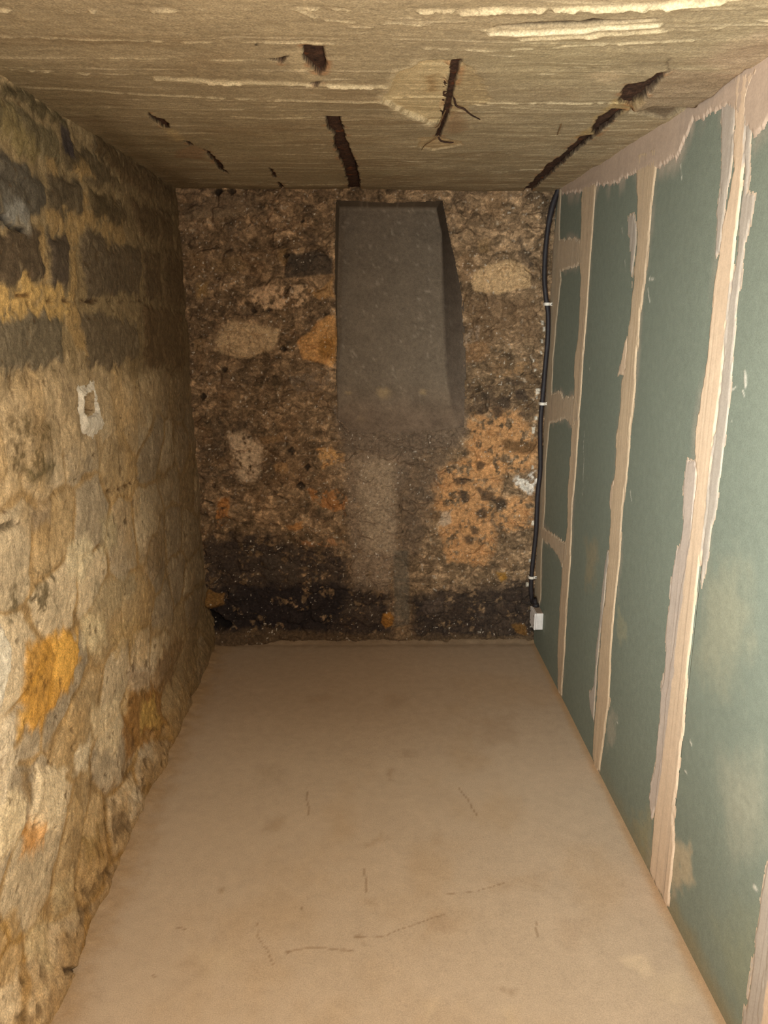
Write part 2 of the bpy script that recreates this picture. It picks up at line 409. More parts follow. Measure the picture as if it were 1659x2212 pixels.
def build_niche(parent):
    # sloping cement chute: opening outline on the wall face, back panel deep at the top, flush at the bottom
    nz = 90
    def lerp_px(tbl, y):
        ys = [t[1] for t in tbl]; xs = [t[0] for t in tbl]
        return np.interp(y, ys, xs)
    L_open = [(724, 430), (722, 540), (722, 640), (727, 740), (724, 800), (728, 905), (748, 935)]
    R_open = [(957, 430), (966, 480), (985, 560), (999, 640), (1003, 740), (1006, 860), (1003, 935)]
    L_pan = [(734, 430), (731, 540), (728, 640), (729, 740), (726, 800), (730, 905), (749, 935)]
    R_pan = [(953, 430), (954, 520), (955, 600), (958, 700), (963, 800), (975, 880), (1000, 935)]
    y0, y1 = 431, 935
    rows = []; cols = []
    nside, npan = 8, 56
    for j in range(nz + 1):
        t = j / nz; y = y0 + (y1 - y0) * t
        dep = 0.34 * (1 - t) ** 1.1 + 0.003
        xl, zl = on_back((lerp_px(L_open, y), y)); xr, zr = on_back((lerp_px(R_open, y), y))
        # panel point at the same height z, at its own depth
        def pan(tbl):
            yy = y
            for _ in range(6):
                x, z = on_back((lerp_px(tbl, yy), yy), RD + dep)
                yy += (z - zl) * 420
            return x
        pl, pr = pan(L_pan), pan(R_pan)
        pl = max(pl, xl + 0.002); pr = min(pr, xr - 0.002)
        row = [(xl - 0.004, RD + 0.0, zl)]
        for k in range(1, nside):
            a = k / nside; row.append((xl + (pl - xl) * a, RD + dep * a, zl))
        for k in range(npan + 1):
            a = k / npan; row.append((pl + (pr - pl) * a, RD + dep, zl))
        for k in range(1, nside):
            a = k / nside; row.append((pr + (xr - pr) * a, RD + dep * (1 - a), zl))
        row.append((xr + 0.004, RD, zl))
        rows.append(row)
    # soffit rows closing the top
    top = rows[0]
    soff = [[(p[0], RD + (p[1] - RD) * a, p[2] + 0.004) for p in top] for a in (0.0, 0.25, 0.5, 0.75)]
    P = np.array(soff + rows)
    ny, nx = P.shape[:2]
    n = fbm(P[..., 0] * 14, P[..., 2] * 14, 4, 404); n2 = fbm(P[..., 0] * 60, P[..., 2] * 60, 3, 405)
    P[..., 1] += 0.007 * n + 0.003 * n2
    C = np.empty((ny, nx, 3)); C[:] = lin((124, 109, 92))
    C *= (1 + 0.12 * n + 0.10 * n2)[..., None]
    sp = ss(0.5, 0.75, fbm(P[..., 0] * 55, P[..., 2] * 55, 2, 406))[..., None] * 0.5
    C = C * (1 - sp) + lin((176, 160, 140)) * sp
    # lumps of yellowish mortar near the bottom, right reveal darkened, its shade put into the colour
    low = ss(on_back((850, 800))[1], on_back((850, 915))[1], P[..., 2])[..., None]
    C = C * (1 - 0.9 * low) + lin((122, 103, 85)) * (1 + 0.3 * n + 0.2 * n2)[..., None] * 0.9 * low
    for (x, y, r) in ((828, 851, .035), (915, 850, .02), (752, 852, .012), (780, 905, .02)):
        bx, bz = on_back((x, y))
        d = np.hypot((P[..., 0] - bx) * 0.7, P[..., 2] - bz) + 0.010 * n2
        m = ss(r, r * 0.3, d)[..., None] * 0.7
        C = C * (1 - m) + lin((170, 144, 108)) * m
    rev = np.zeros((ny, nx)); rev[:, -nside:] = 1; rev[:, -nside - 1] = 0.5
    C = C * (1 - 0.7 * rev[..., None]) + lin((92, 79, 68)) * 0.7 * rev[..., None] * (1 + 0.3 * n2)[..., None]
    lo2 = 0.8 * ss(on_back((850, 850))[1], on_back((850, 925))[1], P[..., 2])[..., None]
    C = C * (1 - lo2) + lin((118, 99, 82)) * (1 + 0.3 * n + 0.25 * n2)[..., None] * lo2
    idx = np.arange(ny * nx).reshape(ny, nx)
    f = np.stack([idx[:-1, :-1], idx[1:, :-1], idx[1:, 1:], idx[:-1, 1:]], -1).reshape(-1, 4)
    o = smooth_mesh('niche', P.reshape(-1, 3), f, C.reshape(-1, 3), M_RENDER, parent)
    o['label'] = 'tall recess lined with grey cement sloping out to the wall face'
    return o


# ================================================================== WALL LEFT
def build_left():
    s = Sheet(axis(YN, 3.93, 1.1, 0.0045, 0.03), np.arange(-0.04, 2.28, 0.0045), (192, 167, 130))
    Lf = lambda pts: [on_left(p) for p in pts]
    u, v = s.u, s.v
    wu, wv = 0.05 * fbm(u * 5, v * 5, 3, 61), 0.05 * fbm(u * 5, v * 5, 3, 62)
    # generic coursed stones
    f1, f2, h = worley((u + wu) * 3.2, (v + wv) * 5.0, 15)
    g = ss(0.03, 0.16, f2 - f1)
    s.h += 0.006 * g * ss(0.8, 0.2, f1) - 0.003
    low = ss(1.35, 1.15, v + 0.1 * s.wu)
    pale = np.array(lin((208, 188, 156)))[None, None]; ash = np.array(lin((176, 160, 136)))[None, None]; mort = np.array(lin((166, 134, 88)))[None, None]
    k_ = (_hash(np.floor(h * 9973), np.floor(h * 777), 4))[..., None]
    stone = np.where(k_ > 0.62, pale, np.where(k_ > 0.25, ash, lin((186, 158, 116)))) * (0.82 + 0.36 * h)[..., None]
    gg = ss(0.02, 0.13, f2 - f1 + 0.05 * s.wu)[..., None]
    base = mort * (1 - gg) + stone * gg
    s.c = s.c * (1 - 0.75 * low[..., None]) + base * 0.75 * low[..., None]
    crack = ss(0.035, 0.0, f2 - f1) * ss(0.0, 0.5, s.wv) * 0.5
    s.mix((slice(None), slice(None)), crack, (92, 68, 40), 0.3)
    och = ss(0.05, 0.5, fbm(u * 4, v * 4, 4, 91)) * 0.42
    s.mix((slice(None), slice(None)), och, (178, 142, 90), 0.2)
    f1, f2, h2 = worley((u + wu * .5) * 11, (v + wv * .5) * 14, 16)
    g2 = ss(0.05, 0.25, f2 - f1) * (h2 > 0.4)
    s.h += 0.0025 * g2; s.c *= (1 - 0.4 * g2 + 0.4 * g2 * (0.55 + 0.9 * h2))[..., None]
    s.c *= (1 + 0.22 * fbm(u * 9, v * 9, 5, 92) + 0.22 * s.wu + 0.14 * s.fine)[..., None]
    s.h += 0.006 * fbm(u * 2.5, v * 3, 3, 33) + 0.0012 * s.wu + 0.0012 * s.fine
    # --- upper zone: grimy dark stones with ochre mortar between
    zone = [(-400, 60), (0, 150), (110, 205), (400, 400), (420, 800), (300, 810), (180, 800), (100, 790), (0, 815), (-400, 870)]
    s.blob(Lf(zone), (138, 118, 84), 0.85, soft=0.06, warp=0.06)
    dark = [
        ([(-200, 300), (0, 335), (45, 352), (97, 402), (97, 440), (66, 475), (0, 475), (-200, 480)], (82, 80, 72)),
        ([(-200, 500), (0, 500), (62, 498), (88, 505), (94, 608), (0, 606), (-200, 606)], (82, 72, 58)),
        ([(102, 505), (146, 498), (150, 560), (138, 618), (106, 628)], (74, 67, 58)),
        ([(170, 502), (220, 518), (302, 534), (302, 636), (182, 640)], (94, 84, 68)),
        ([(310, 540), (345, 545), (348, 650), (312, 645)], (74, 62, 48)),
        ([(352, 545), (392, 550), (398, 660), (356, 655)], (70, 57, 42)),
        ([(100, 365), (172, 402), (180, 465), (102, 468)], (86, 78, 62)),
        ([(190, 402), (270, 442), (276, 488), (197, 468)], (82, 72, 52)),
        ([(282, 430), (368, 458), (370, 525), (300, 505)], (80, 66, 47)),
        ([(-200, 690), (0, 680), (62, 672), (132, 682), (138, 778), (62, 802), (0, 800), (-200, 810)], (112, 104, 86)),
        ([(160, 665), (222, 682), (292, 702), (302, 762), (232, 800), (182, 790)], (108, 97, 78)),
        ([(310, 660), (390, 672), (402, 800), (312, 790)], (92, 73, 50)),
        ([(-200, 150), (0, 215), (62, 250), (128, 300), (124, 356), (42, 330), (0, 292), (-200, 250)], (102, 94, 70)),
        ([(134, 305), (228, 352), (262, 412), (182, 388), (132, 352)], (90, 80, 60)),
        ([(0, 175), (70, 205), (140, 250), (150, 280), (60, 235), (0, 205)], (88, 80, 58)),
        ([(200, 280), (300, 350), (380, 420), (370, 440), (270, 390), (190, 320)], (84, 70, 48)),
        ([(165, 200), (280, 290), (280, 320), (170, 250)], (100, 84, 58)),
    ]
    for q, c in dark:
        c = (c[0] + 4, c[1], c[2] - 2)
        s.blob(Lf(q), c, 0.92, soft=0.012, warp=0.035, bulge=0.008, var=0.30, ragged=0.006)
    s.blob(Lf([(0, 425), (30, 430), (62, 470), (64, 500), (40, 495), (0, 470)]), (146, 142, 132), 0.9, warp=0.03, soft=0.02)
    s.line(Lf([(-60, 440), (0, 468), (22, 490), (52, 503)]), 0.006, (38, 32, 26), 0.9, depth=-0.015)
    s.blob(Lf([(-10, 220), (40, 275), (90, 330), (80, 350), (30, 315), (-10, 300)]), (150, 130, 84), 0.5, soft=0.02, warp=0.05)
    s.blob(Lf([(130, 268), (152, 280), (156, 338), (136, 330)]), (66, 58, 58), 0.9, soft=0.008)
    ochre = [
        [(-150, 605), (0, 610), (60, 605), (86, 622), (94, 640), (60, 655), (0, 660), (-150, 665)],
        [(92, 625), (155, 632), (158, 648), (95, 648)],
        [(-100, 650), (60, 652), (150, 655), (165, 672), (100, 680), (0, 680), (-100, 690)],
        [(146, 495), (168, 498), (166, 640), (170, 690), (185, 780), (165, 760), (140, 690), (155, 600)],
        [(82, 500), (97, 498), (98, 620), (90, 622), (92, 560)],
        [(98, 462), (190, 462), (190, 480), (150, 500), (100, 498)],
        [(175, 455), (270, 485), (268, 520), (230, 520), (170, 492)],
        [(150, 345), (178, 350), (198, 372), (190, 388), (150, 372)],
        [(96, 335), (118, 350), (118, 380), (104, 366)],
        [(172, 418), (188, 420), (186, 466), (178, 460)],
    ]
    for k, q in enumerate(ochre):
        s.blob(Lf(q), (208, 170, 106) if k < 3 else (166, 136, 90), 0.85 if k < 3 else 0.8, soft=0.012, warp=0.04, brk=0.35, bulge=0.004)
    s.line(Lf([(75, 648), (120, 646), (200, 650), (310, 648)]), 0.005, (70, 46, 24), 0.85, depth=-0.012, brk=0.8)
    s.line(Lf([(30, 636), (60, 638)]), 0.004, (90, 56, 26), 0.8, depth=-0.008)
    up = ss(1.15, 1.35, v + 0.1 * s.wu)
    runs = ss(0.30, 0.62, fbm(u * 55, v * 16, 4, 73)) * up
    s.mix((slice(None), slice(None)), runs * 0.26, (164, 146, 114), 0.15)
    soot = ss(0.25, 0.6, fbm(u * 26, v * 8, 4, 74)) * up
    s.mix((slice(None), slice(None)), soot * 0.26, (62, 54, 44), 0.2)
    # --- middle and low zone
    def patch(q, c, a=0.8, **k):
        kw = dict(soft=0.02, warp=0.04, var=0.2, bulge=0.005); kw.update(k)
        s.blob(Lf(q), c, a, **kw)
    patch([(18, 905), (60, 900), (112, 912), (112, 1000), (60, 1040), (22, 1030)], (112, 94, 64), 0.85, ragged=0.02, brk=0.9)
    patch([(40, 1010), (110, 990), (110, 1020), (60, 1045)], (104, 90, 60), 0.8)
    patch([(-150, 930), (0, 900), (14, 1040), (-150, 1080)], (190, 158, 112), 0.6)
    patch([(60, 1090), (110, 1085), (112, 1130), (70, 1140)], (150, 132, 108), 0.7)
    patch([(22, 1290), (60, 1245), (112, 1218), (122, 1250), (105, 1310), (60, 1338), (25, 1332)], (106, 92, 66), 0.9, ragged=0.025, brk=0.95)
    patch([(140, 1165), (196, 1150), (200, 1215), (170, 1262), (145, 1240)], (222, 204, 168), 0.8)
    patch([(215, 1110), (245, 1110), (250, 1190), (215, 1200)], (190, 172, 136), 0.7)
    patch([(195, 1270), (240, 1240), (290, 1240), (290, 1290), (240, 1320), (200, 1340)], (170, 154, 124), 0.6)
    patch([(305, 1160), (345, 1150), (352, 1240), (310, 1260)], (150, 126, 96), 0.6)
    patch([(175, 1325), (225, 1335), (225, 1400), (178, 1410)], (220, 200, 160), 0.8)
    patch([(230, 1370), (290, 1320), (300, 1370), (245, 1420)], (190, 160, 112), 0.6)
    patch([(330, 1350), (395, 1320), (380, 1390), (340, 1420)], (176, 150, 112), 0.6)
    patch([(270, 1450), (330, 1420), (325, 1470), (285, 1505)], (180, 158, 132), 0.75)
    patch([(350, 1400), (400, 1370), (370, 1470), (320, 1530), (310, 1500)], (142, 104, 62), 0.7)
    patch([(50, 1400), (105, 1368), (160, 1360), (168, 1420), (145, 1490), (95, 1560), (55, 1570), (48, 1490)], (206, 152, 66), 0.9)
    patch([(58, 1420), (100, 1395), (120, 1420), (110, 1470), (60, 1500), (48, 1470)], (122, 88, 42), 0.8, ragged=0.015, brk=0.95)
    patch([(118, 1370), (168, 1362), (166, 1430), (135, 1490), (115, 1470)], (232, 180, 92), 0.7, bulge=0.008)
    patch([(38, 1530), (62, 1535), (55, 1590), (38, 1590)], (226, 172, 80), 0.8)
    patch([(280, 1500), (345, 1485), (345, 1570), (270, 1640), (262, 1580)], (146, 104, 52), 0.85)
    patch([(300, 1530), (330, 1500), (335, 1560), (300, 1590)], (206, 172, 96), 0.5)
    patch([(192, 1540), (262, 1490), (265, 1570), (250, 1625), (215, 1640)], (224, 202, 164), 0.75)
    patch([(170, 1600), (195, 1610), (185, 1665), (158, 1680), (160, 1640)], (230, 212, 180), 0.85)
    patch([(75, 1680), (100, 1655), (140, 1660), (136, 1740), (110, 1800), (70, 1830), (62, 1760)], (252, 228, 188), 0.95, bulge=0.012)
    patch([(-60, 1770), (20, 1720), (50, 1730), (42, 1800), (0, 1860), (-60, 1900)], (252, 228, 186), 0.95, bulge=0.012)
    patch([(-100, 1330), (0, 1345), (16, 1385), (12, 1460), (0, 1520), (-100, 1560)], (250, 238, 214), 0.95, bulge=0.014)
    patch([(-80, 1560), (30, 1540), (40, 1620), (0, 1740), (-80, 1760)], (240, 220, 188), 0.75)
    patch([(42, 1690), (62, 1680), (62, 1750), (48, 1745)], (140, 112, 72), 0.8)
    patch([(50, 1790), (90, 1770), (85, 1830), (45, 1850)], (214, 150, 72), 0.7)
    patch([(170, 1820), (210, 1790), (200, 1850), (175, 1880)], (150, 122, 74), 0.7)
    patch([(258, 1745), (285, 1695), (292, 1730), (270, 1775)], (226, 212, 186), 0.85)
    patch([(120, 1900), (150, 1890), (150, 1960), (105, 1990)], (186, 168, 132), 0.7)
    patch([(60, 2000), (100, 1990), (90, 2080), (60, 2080)], (206, 186, 146), 0.7)
    patch([(-60, 2000), (40, 1980), (60, 2060), (0, 2130), (-60, 2140)], (170, 130, 66), 0.6)
    # crumbly ochre foot
    s.mix((slice(None), slice(None)), ss(0.26, 0.02, v + 0.08 * s.wu + 0.06 * fbm(u * 5, v * 5, 3, 44)) * 0.7, (150, 112, 60), 0.35)
    s.h += 0.045 * ss(0.20, 0.0, v) + 0.016 * ss(0.3, 0.0, v) * fbm(u * 9, v * 9, 4, 45)
    for q in ([(235, 1755), (262, 1760), (255, 1800), (225, 1815)], [(190, 1880), (208, 1870), (210, 1895), (185, 1900)], [(165, 1915), (188, 1905), (178, 1935), (162, 1940)],
              [(150, 1960), (175, 1945), (160, 1985), (140, 1995)], [(20, 2180), (40, 2170), (40, 2205), (20, 2212)], [(108, 1640), (122, 1638), (118, 1655)], [(35, 1590), (62, 1575), (55, 1592), (40, 1602)]):
        patch(q, (84, 64, 42), 0.6, soft=0.014, warp=0.03, bulge=-0.008)
    s.line(Lf([(232, 1060), (255, 1052), (275, 1045), (300, 1030)]), 0.006, (90, 62, 30), 0.9, depth=-0.012, warp=0.02, brk=0.9)
    s.line(Lf([(100, 2100), (130, 2090)]), 0.006, (60, 44, 30), 0.9, depth=-0.015)
    s.line(Lf([(-20, 1150), (10, 1140), (30, 1130)]), 0.008, (90, 76, 54), 0.8, depth=-0.012)
    # small dark pits
    pit = ss(0.42, 0.62, fbm(u * 28, v * 28, 2, 66)) * ss(0.0, 0.4, fbm(u * 3, v * 3, 2, 67))
    pit = np.maximum(pit, ss(0.55, 0.7, fbm(u * 55, v * 45, 2, 68)))
    s.mix((slice(None), slice(None)), pit * 0.65, (84, 62, 36), 0.2); s.h -= 0.004 * pit
    # brown far end, with the fading light painted in
    s.mix((slice(None), slice(None)), ss(2.55, 3.5, u + 0.2 * s.wu + 0.35 * fbm(u * 3, v * 3, 3, 55)) * 0.8, (108, 88, 62), 0.3)
    s.line(Lf([(424, 880), (428, 900), (426, 912)]), 0.012, (30, 24, 20), 0.9, depth=-0.02)
    s.c *= (1 + 0.14 * ss(1.35, 1.0, v + 0.1 * s.wu))[..., None]      # lower wall lightened in the colour, in place of more lamp light
    # recess of the knocked-out socket hole
    hole = Lf([(177, 862), (186, 850), (200, 848), (202, 888), (192, 898), (178, 888)])
    sl, d = s.sdf(hole, 0.05, 0.01)
    m = ss(0.004, -0.010, d); s.h[sl] -= 0.055 * m; s.mix(sl, m, (118, 88, 48), 0.3)
    sl2, d2 = s.sdf(Lf([(168, 834), (201, 823), (206, 861), (222, 915), (198, 948), (174, 929), (170, 888)]), 0.08, 0.0)
    flat = ss(0.04, -0.02, d2)
    s.h[sl2] = np.where(s.h[sl2] > -0.02, s.h[sl2] * (1 - flat), s.h[sl2])
    s.h = np.clip(s.h, -0.06, 0.08)
    place = lambda u, v, h: np.stack([LEAN * v / RH + h, u, v], -1)
    o = sheet_object('wall_left', s, place, M_STONE, back=0.10)
    tag(o, 'old stone side wall with dark stones above and yellow lime mortar below', 'wall', kind='structure')
    # white gypsum collar round the hole
    g = Sheet(np.arange(2.0, 2.95, 0.004), np.arange(1.05, 1.6, 0.004), (222, 210, 190))
    g.c *= (1 + 0.14 * g.wu + 0.12 * g.fine)[..., None]
    sl, d = g.sdf(Lf([(168, 834), (201, 823), (206, 861), (222, 915), (198, 948), (174, 929), (170, 888)]), 0.1, 0.022)
    D = np.full(g.u.shape, 1.0); D[sl] = d + 0.012 * g.fine[sl]
    sl, d = g.sdf(hole, 0.1, 0.012)
    Hh = np.full(g.u.shape, 1.0); Hh[sl] = d
    g.h = 0.012 * ss(0.0, -0.03, D) + 0.003 * g.wu * ss(0.0, -0.02, D) - 0.006 + 0.004 * g.fine
    keep = (D < 0) & (Hh > 0.004)
    g.h = np.where(Hh < 0.009, -0.03, g.h)
    pl = lambda u, v, h: np.stack([LEAN * v / RH + 0.008 + h, u, v], -1)
    c = sheet_object('plaster_collar', g, pl, M_PLASTER, parent=o, keep=keep)
    c['label'] = 'white gypsum smeared round a knocked-out socket hole'
    return o


# ================================================================== CEILING
CE = {}
CE['E'] = [(652, 102), (700, 102), (703, 155), (690, 161), (675, 145), (658, 132)]
CE['E2'] = [(674, 175), (693, 174), (688, 182)]
CE['E3'] = [(584, 126), (600, 124), (618, 119), (606, 138)]
CE['A'] = [(702, 250), (737, 250), (745, 295), (760, 327), (766, 345), (777, 375), (778, 420), (757, 420), (745, 370), (731, 335), (720, 312), (721, 290), (707, 272)]
CE['D1'] = [(320, 242), (334, 250), (350, 257), (370, 275), (358, 278), (338, 266), (326, 254)]
CE['D2'] = [(398, 302), (408, 303), (418, 313), (410, 314)]
CE['D3'] = [(438, 321), (452, 328), (468, 342), (480, 358), (494, 377), (480, 373), (468, 356), (455, 340)]
CE['F1'] = [(580, 362), (588, 366), (598, 384), (590, 384)]
CE['F2'] = [(598, 392), (610, 398), (622, 414), (612, 412)]
CE['B'] = [(976, 129), (997, 128), (989, 160), (979, 207), (973, 238), (960, 269), (952, 298), (940, 299), (955, 259), (963, 223), (971, 171)]
CE['C1'] = [(1445, 155), (1421, 160), (1395, 179), (1354, 186), (1336, 202), (1341, 220), (1359, 228), (1401, 194)]
CE['C2'] = [(1349, 236), (1323, 233), (1297, 249), (1276, 274), (1284, 288), (1256, 293), (1230, 321), (1183, 355), (1157, 383), (1131, 412), (1142, 417), (1164, 399), (1209, 357), (1266, 311), (1313, 269)]


def build_ceiling():
    s = Sheet(np.arange(-0.14, 1.79, 0.004), axis(YN, 3.94, 1.42, 0.0042, 0.03), (167, 149, 118))
    Cc = lambda pts: [on_ceil(p) for p in pts]
    u, v = s.u, s.v
    wob = 0.02 * fbm(u * 2.2, v * 2.2, 3, 3)
    vy = v + wob + 0.03 * (u - 0.8) ** 2
    st1 = fbm(u * 1.3, vy * 13, 4, 21, 0.55); st2 = fbm(u * 7, vy * 60, 4, 22); iso = fbm(u * 16, v * 16, 5, 28)
    s.h += 0.0022 * st1 + 0.0010 * st2 + 0.0055 * fbm(u * 2.2, vy * 7, 3, 23) + 0.0022 * iso
    s.c *= (1 + 0.08 * st1 + 0.07 * st2 + 0.10 * fbm(u * 5, v * 5, 4, 24) + 0.10 * iso)[..., None]
    fl = ss(0.42, 0.62, fbm(u * 9, vy * 75, 3, 29)) * ss(-0.1, 0.4, fbm(u * 3, vy * 14, 2, 30)); s.h += 0.0022 * fl
    s.mix((slice(None), slice(None)), fl * 0.5, (214, 196, 164), 0.1)
    # board joints: every board line leaves a fin of cement
    ph = vy / 0.115; k = np.floor(ph); fr = ph - k
    jit = _hash(k, k * 0, 5)
    fin = ss(0.07, 0.0, np.abs(fr - 0.3 - 0.4 * jit)) * ss(-0.1, 0.4, fbm(u * 4 + k * 7, v * 0 + k, 3, 25) + 0.1)
    s.h += 0.0016 * fin
    s.mix((slice(None), slice(None)), fin * 0.28, (206, 188, 156), 0.1)
    m = ss(0.25, 0.6, fbm(u * 2.5, v * 5, 4, 26)) * 0.35
    s.mix((slice(None), slice(None)), m, (140, 116, 84), 0.1)
    greenish = ss(0.0, 0.5, fbm(u * 1.5 + 3, v * 2, 3, 27)) * 0.3
    s.mix((slice(None), slice(None)), greenish, (160, 148, 112), 0.1)
    fins = [
        ([(-80, 138), (0, 145), (175, 155), (350, 172), (500, 176), (650, 178), (830, 187)], 0.010, 0.007, 0.9),
        ([(60, 190), (300, 203), (520, 212), (720, 218), (900, 218), (1126, 222), (1335, 221)], 0.007, 0.010, 0.4),
        ([(-80, 20), (0, 22), (250, 24), (450, 22), (640, 15), (830, 22), (1000, 22), (1200, 12), (1400, 2), (1600, -10)], 0.010, 0.009, 0.75),
        ([(0, 78), (280, 88), (450, 92), (720, 96)], 0.006, 0.007, 0.5),
        ([(640, 20), (700, 42), (760, 48), (900, 52), (1040, 62), (1160, 66), (1300, 78), (1420, 70), (1560, 56)], 0.005, 0.007, 0.8),
        ([(1000, 26), (1200, 14), (1400, 4), (1560, -6)], 0.010, 0.012, 0.3),
        ([(1130, 82), (1300, 74), (1450, 60)], 0.008, 0.012, 0.4),
        ([(240, 125), (450, 130), (560, 130)], 0.005, 0.006, 0.6),
        ([(920, 106), (1060, 109), (1230, 100), (1500, 84)], 0.006, 0.008, 0.5),
        ([(480, 247), (580, 256), (670, 251)], 0.006, 0.006, 0.3),
        ([(1080, 232), (1300, 238)], 0.004, 0.004, 0.4),
        ([(1000, 290), (1180, 292), (1250, 288)], 0.004, 0.004, 0.5),
        ([(560, 330), (720, 336)], 0.004, 0.004, 0.5), ([(800, 336), (1000, 344)], 0.004, 0.004, 0.5),
        ([(1080, 312), (1200, 314)], 0.003, 0.004, 0.5), ([(400, 395), (740, 398)], 0.006, 0.004, 0.4),
    ]
    for pts, hh, w, brk in fins:
        s.line(Cc(pts), w * 0.55, (222, 204, 166), 0.38, depth=hh * (0.55 if pts[1][1] < 80 else 0.45), warp=0.008, brk=brk, soft=w * 0.4)
    # scalloped torn ridge
    sl, d = s.sdf(Cc([(340, 168), (500, 176), (650, 178), (830, 187)]), 0.06, 0.0, closed=False)
    tooth = np.abs(((u[sl] * 14 + 0.6 * vnoise(u[sl] * 9, u[sl] * 0, 3)) % 1.0) - 0.5) * 2
    mm = ss(0.012 + 0.02 * tooth, 0.004, d); s.h[sl] += 0.005 * mm; s.mix(sl, mm * 0.6, (226, 208, 170), 0.1)
    s.line(Cc([(1060, 68), (1160, 66), (1265, 64), (1300, 58), (1420, 48)]), 0.009, (236, 220, 184), 0.8, depth=0.006, warp=0.006)
    s.blob(Cc([(1060, 58), (1110, 50), (1160, 47), (1255, 45), (1282, 37), (1305, 39), (1420, 34), (1415, 38), (1310, 48), (1268, 55), (1160, 57), (1110, 58)]), (36, 25, 17), 0.95, soft=0.003, warp=0.004, edge=-0.010)
    # round spalled patch around the second bar
    s.blob(Cc([(909, 133), (867, 154), (841, 181), (833, 217), (857, 241), (903, 254), (929, 270), (955, 265), (990, 240), (1060, 220), (1050, 180), (1030, 150), (985, 130)]), (182, 158, 116), 0.55, soft=0.01, warp=0.02, edge=-0.003)
    s.blob(Cc([(909, 133), (867, 154), (841, 181), (833, 217), (857, 241), (903, 254), (929, 270), (958, 262), (968, 200), (976, 133)]), (206, 184, 142), 0.8, soft=0.006, warp=0.02, edge=-0.008)
    s.line(Cc([(909, 131), (865, 153), (838, 181), (831, 217), (855, 243), (903, 257), (929, 273)]), 0.012, (206, 186, 150), 0.6, depth=0.001, warp=0.02)
    s.blob(Cc([(918, 175), (945, 165), (950, 205), (920, 210)]), (150, 116, 72), 0.6, soft=0.015, warp=0.02)
    s.blob(Cc([(905, 300), (940, 298), (995, 304), (1000, 314), (940, 324), (905, 318)]), (196, 168, 126), 0.75, soft=0.01, warp=0.015, edge=-0.006)
    s.blob(Cc([(970, 245), (1000, 240), (1005, 280), (975, 290), (960, 280)]), (140, 104, 70), 0.5, soft=0.02)
    s.blob(Cc([(335, 262), (380, 282), (400, 300), (385, 305), (350, 280)]), (196, 170, 124), 0.7, soft=0.01)
    s.blob(Cc([(420, 312), (440, 322), (440, 345), (380, 340), (375, 328)]), (160, 124, 92), 0.6, soft=0.015)
    s.blob(Cc([(618, 108), (655, 106), (660, 135), (690, 163), (680, 172), (630, 150)]), (196, 176, 140), 0.6, soft=0.012)
    s.blob(Cc([(1395, 205), (1330, 212), (1290, 250), (1275, 270), (1232, 300), (1258, 300), (1290, 290), (1300, 262), (1360, 235)]), (176, 148, 96), 0.6, soft=0.01, warp=0.02)
    # pale scuffs
    s.blob(Cc([(1270, 165), (1320, 155), (1350, 165), (1320, 185), (1285, 178)]), (206, 182, 146), 0.6, soft=0.02, warp=0.02)
    # broken slab edge by the plasterboard: hangs a little lower, sheer on its far side
    p1 = Cc([(1450, 152), (1540, 156), (1612, 158), (1577, 181), (1509, 218), (1411, 214), (1364, 229), (1401, 194)])
    sl, d = s.sdf(p1, 0.06, 0.006)
    y_near, y_far = on_ceil((1500, 155))[1], on_ceil((1450, 217))[1]
    ramp = np.clip((v[sl] - y_near) / (y_far - y_near), 0, 1)
    s.h[sl] += ss(0.004, -0.004, d) * 0.020 * ramp
    s.mix(sl, ss(0.01, -0.01, d) * 0.6, (140, 116, 92), 0.15)
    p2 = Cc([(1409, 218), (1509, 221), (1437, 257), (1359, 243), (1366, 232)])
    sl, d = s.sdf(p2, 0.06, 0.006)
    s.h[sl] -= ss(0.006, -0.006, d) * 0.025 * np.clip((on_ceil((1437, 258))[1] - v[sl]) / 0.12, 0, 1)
    s.mix(sl, ss(0.01, -0.01, d) * 0.7, (84, 66, 52), 0.2)  # shade beyond the slab edge, painted dark
    s.line(Cc([(1445, 155), (1440, 135), (1448, 126)]), 0.002, (70, 50, 36), 0.7, depth=-0.002, warp=0.0)
    s.line(Cc([(1620, 152), (1590, 170), (1540, 200), (1512, 215)]), 0.007, (60, 44, 34), 0.85, depth=-0.012)
    s.blob(Cc([(1659, 60), (1700, 80), (1659, 130), (1600, 165), (1500, 130), (1560, 100)]), (186, 158, 132), 0.45, soft=0.05, warp=0.03)
    # grime along the left edge; back edge darkened, shade put into the colour
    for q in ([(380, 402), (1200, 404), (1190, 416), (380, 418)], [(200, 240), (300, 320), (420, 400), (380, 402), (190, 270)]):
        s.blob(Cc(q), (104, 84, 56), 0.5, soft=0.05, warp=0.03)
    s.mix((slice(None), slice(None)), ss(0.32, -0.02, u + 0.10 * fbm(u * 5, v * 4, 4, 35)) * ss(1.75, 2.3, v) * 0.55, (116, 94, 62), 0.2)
    s.blob(Cc([(550, 95), (556, 95), (557, 101), (551, 101)]), (40, 26, 18), 0.9, soft=0.003, warp=0.0)
    # chases where the concrete has fallen off the steel
    rough = 0.010
    for k, q in CE.items():
        sl, d = s.sdf(Cc(q), 0.03, 0.004 if k == 'B' else rough)
        s.h[sl] -= 0.036 * ss(0.001, -0.009, d)
        s.mix(sl, ss(0.004, -0.002, d), (58, 42, 32), 0.3)
        s.mix(sl, ss(0.02, 0.006, d) * ss(-0.002, 0.004, d) * ss(0.1, 0.5, s.wv[sl]) * 0.45, (166, 104, 56), 0.2)
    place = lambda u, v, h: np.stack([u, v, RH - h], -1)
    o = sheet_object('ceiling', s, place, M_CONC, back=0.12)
    tag(o, 'board-marked concrete ceiling with ragged fins and fallen patches', 'ceiling', kind='structure')
    return o


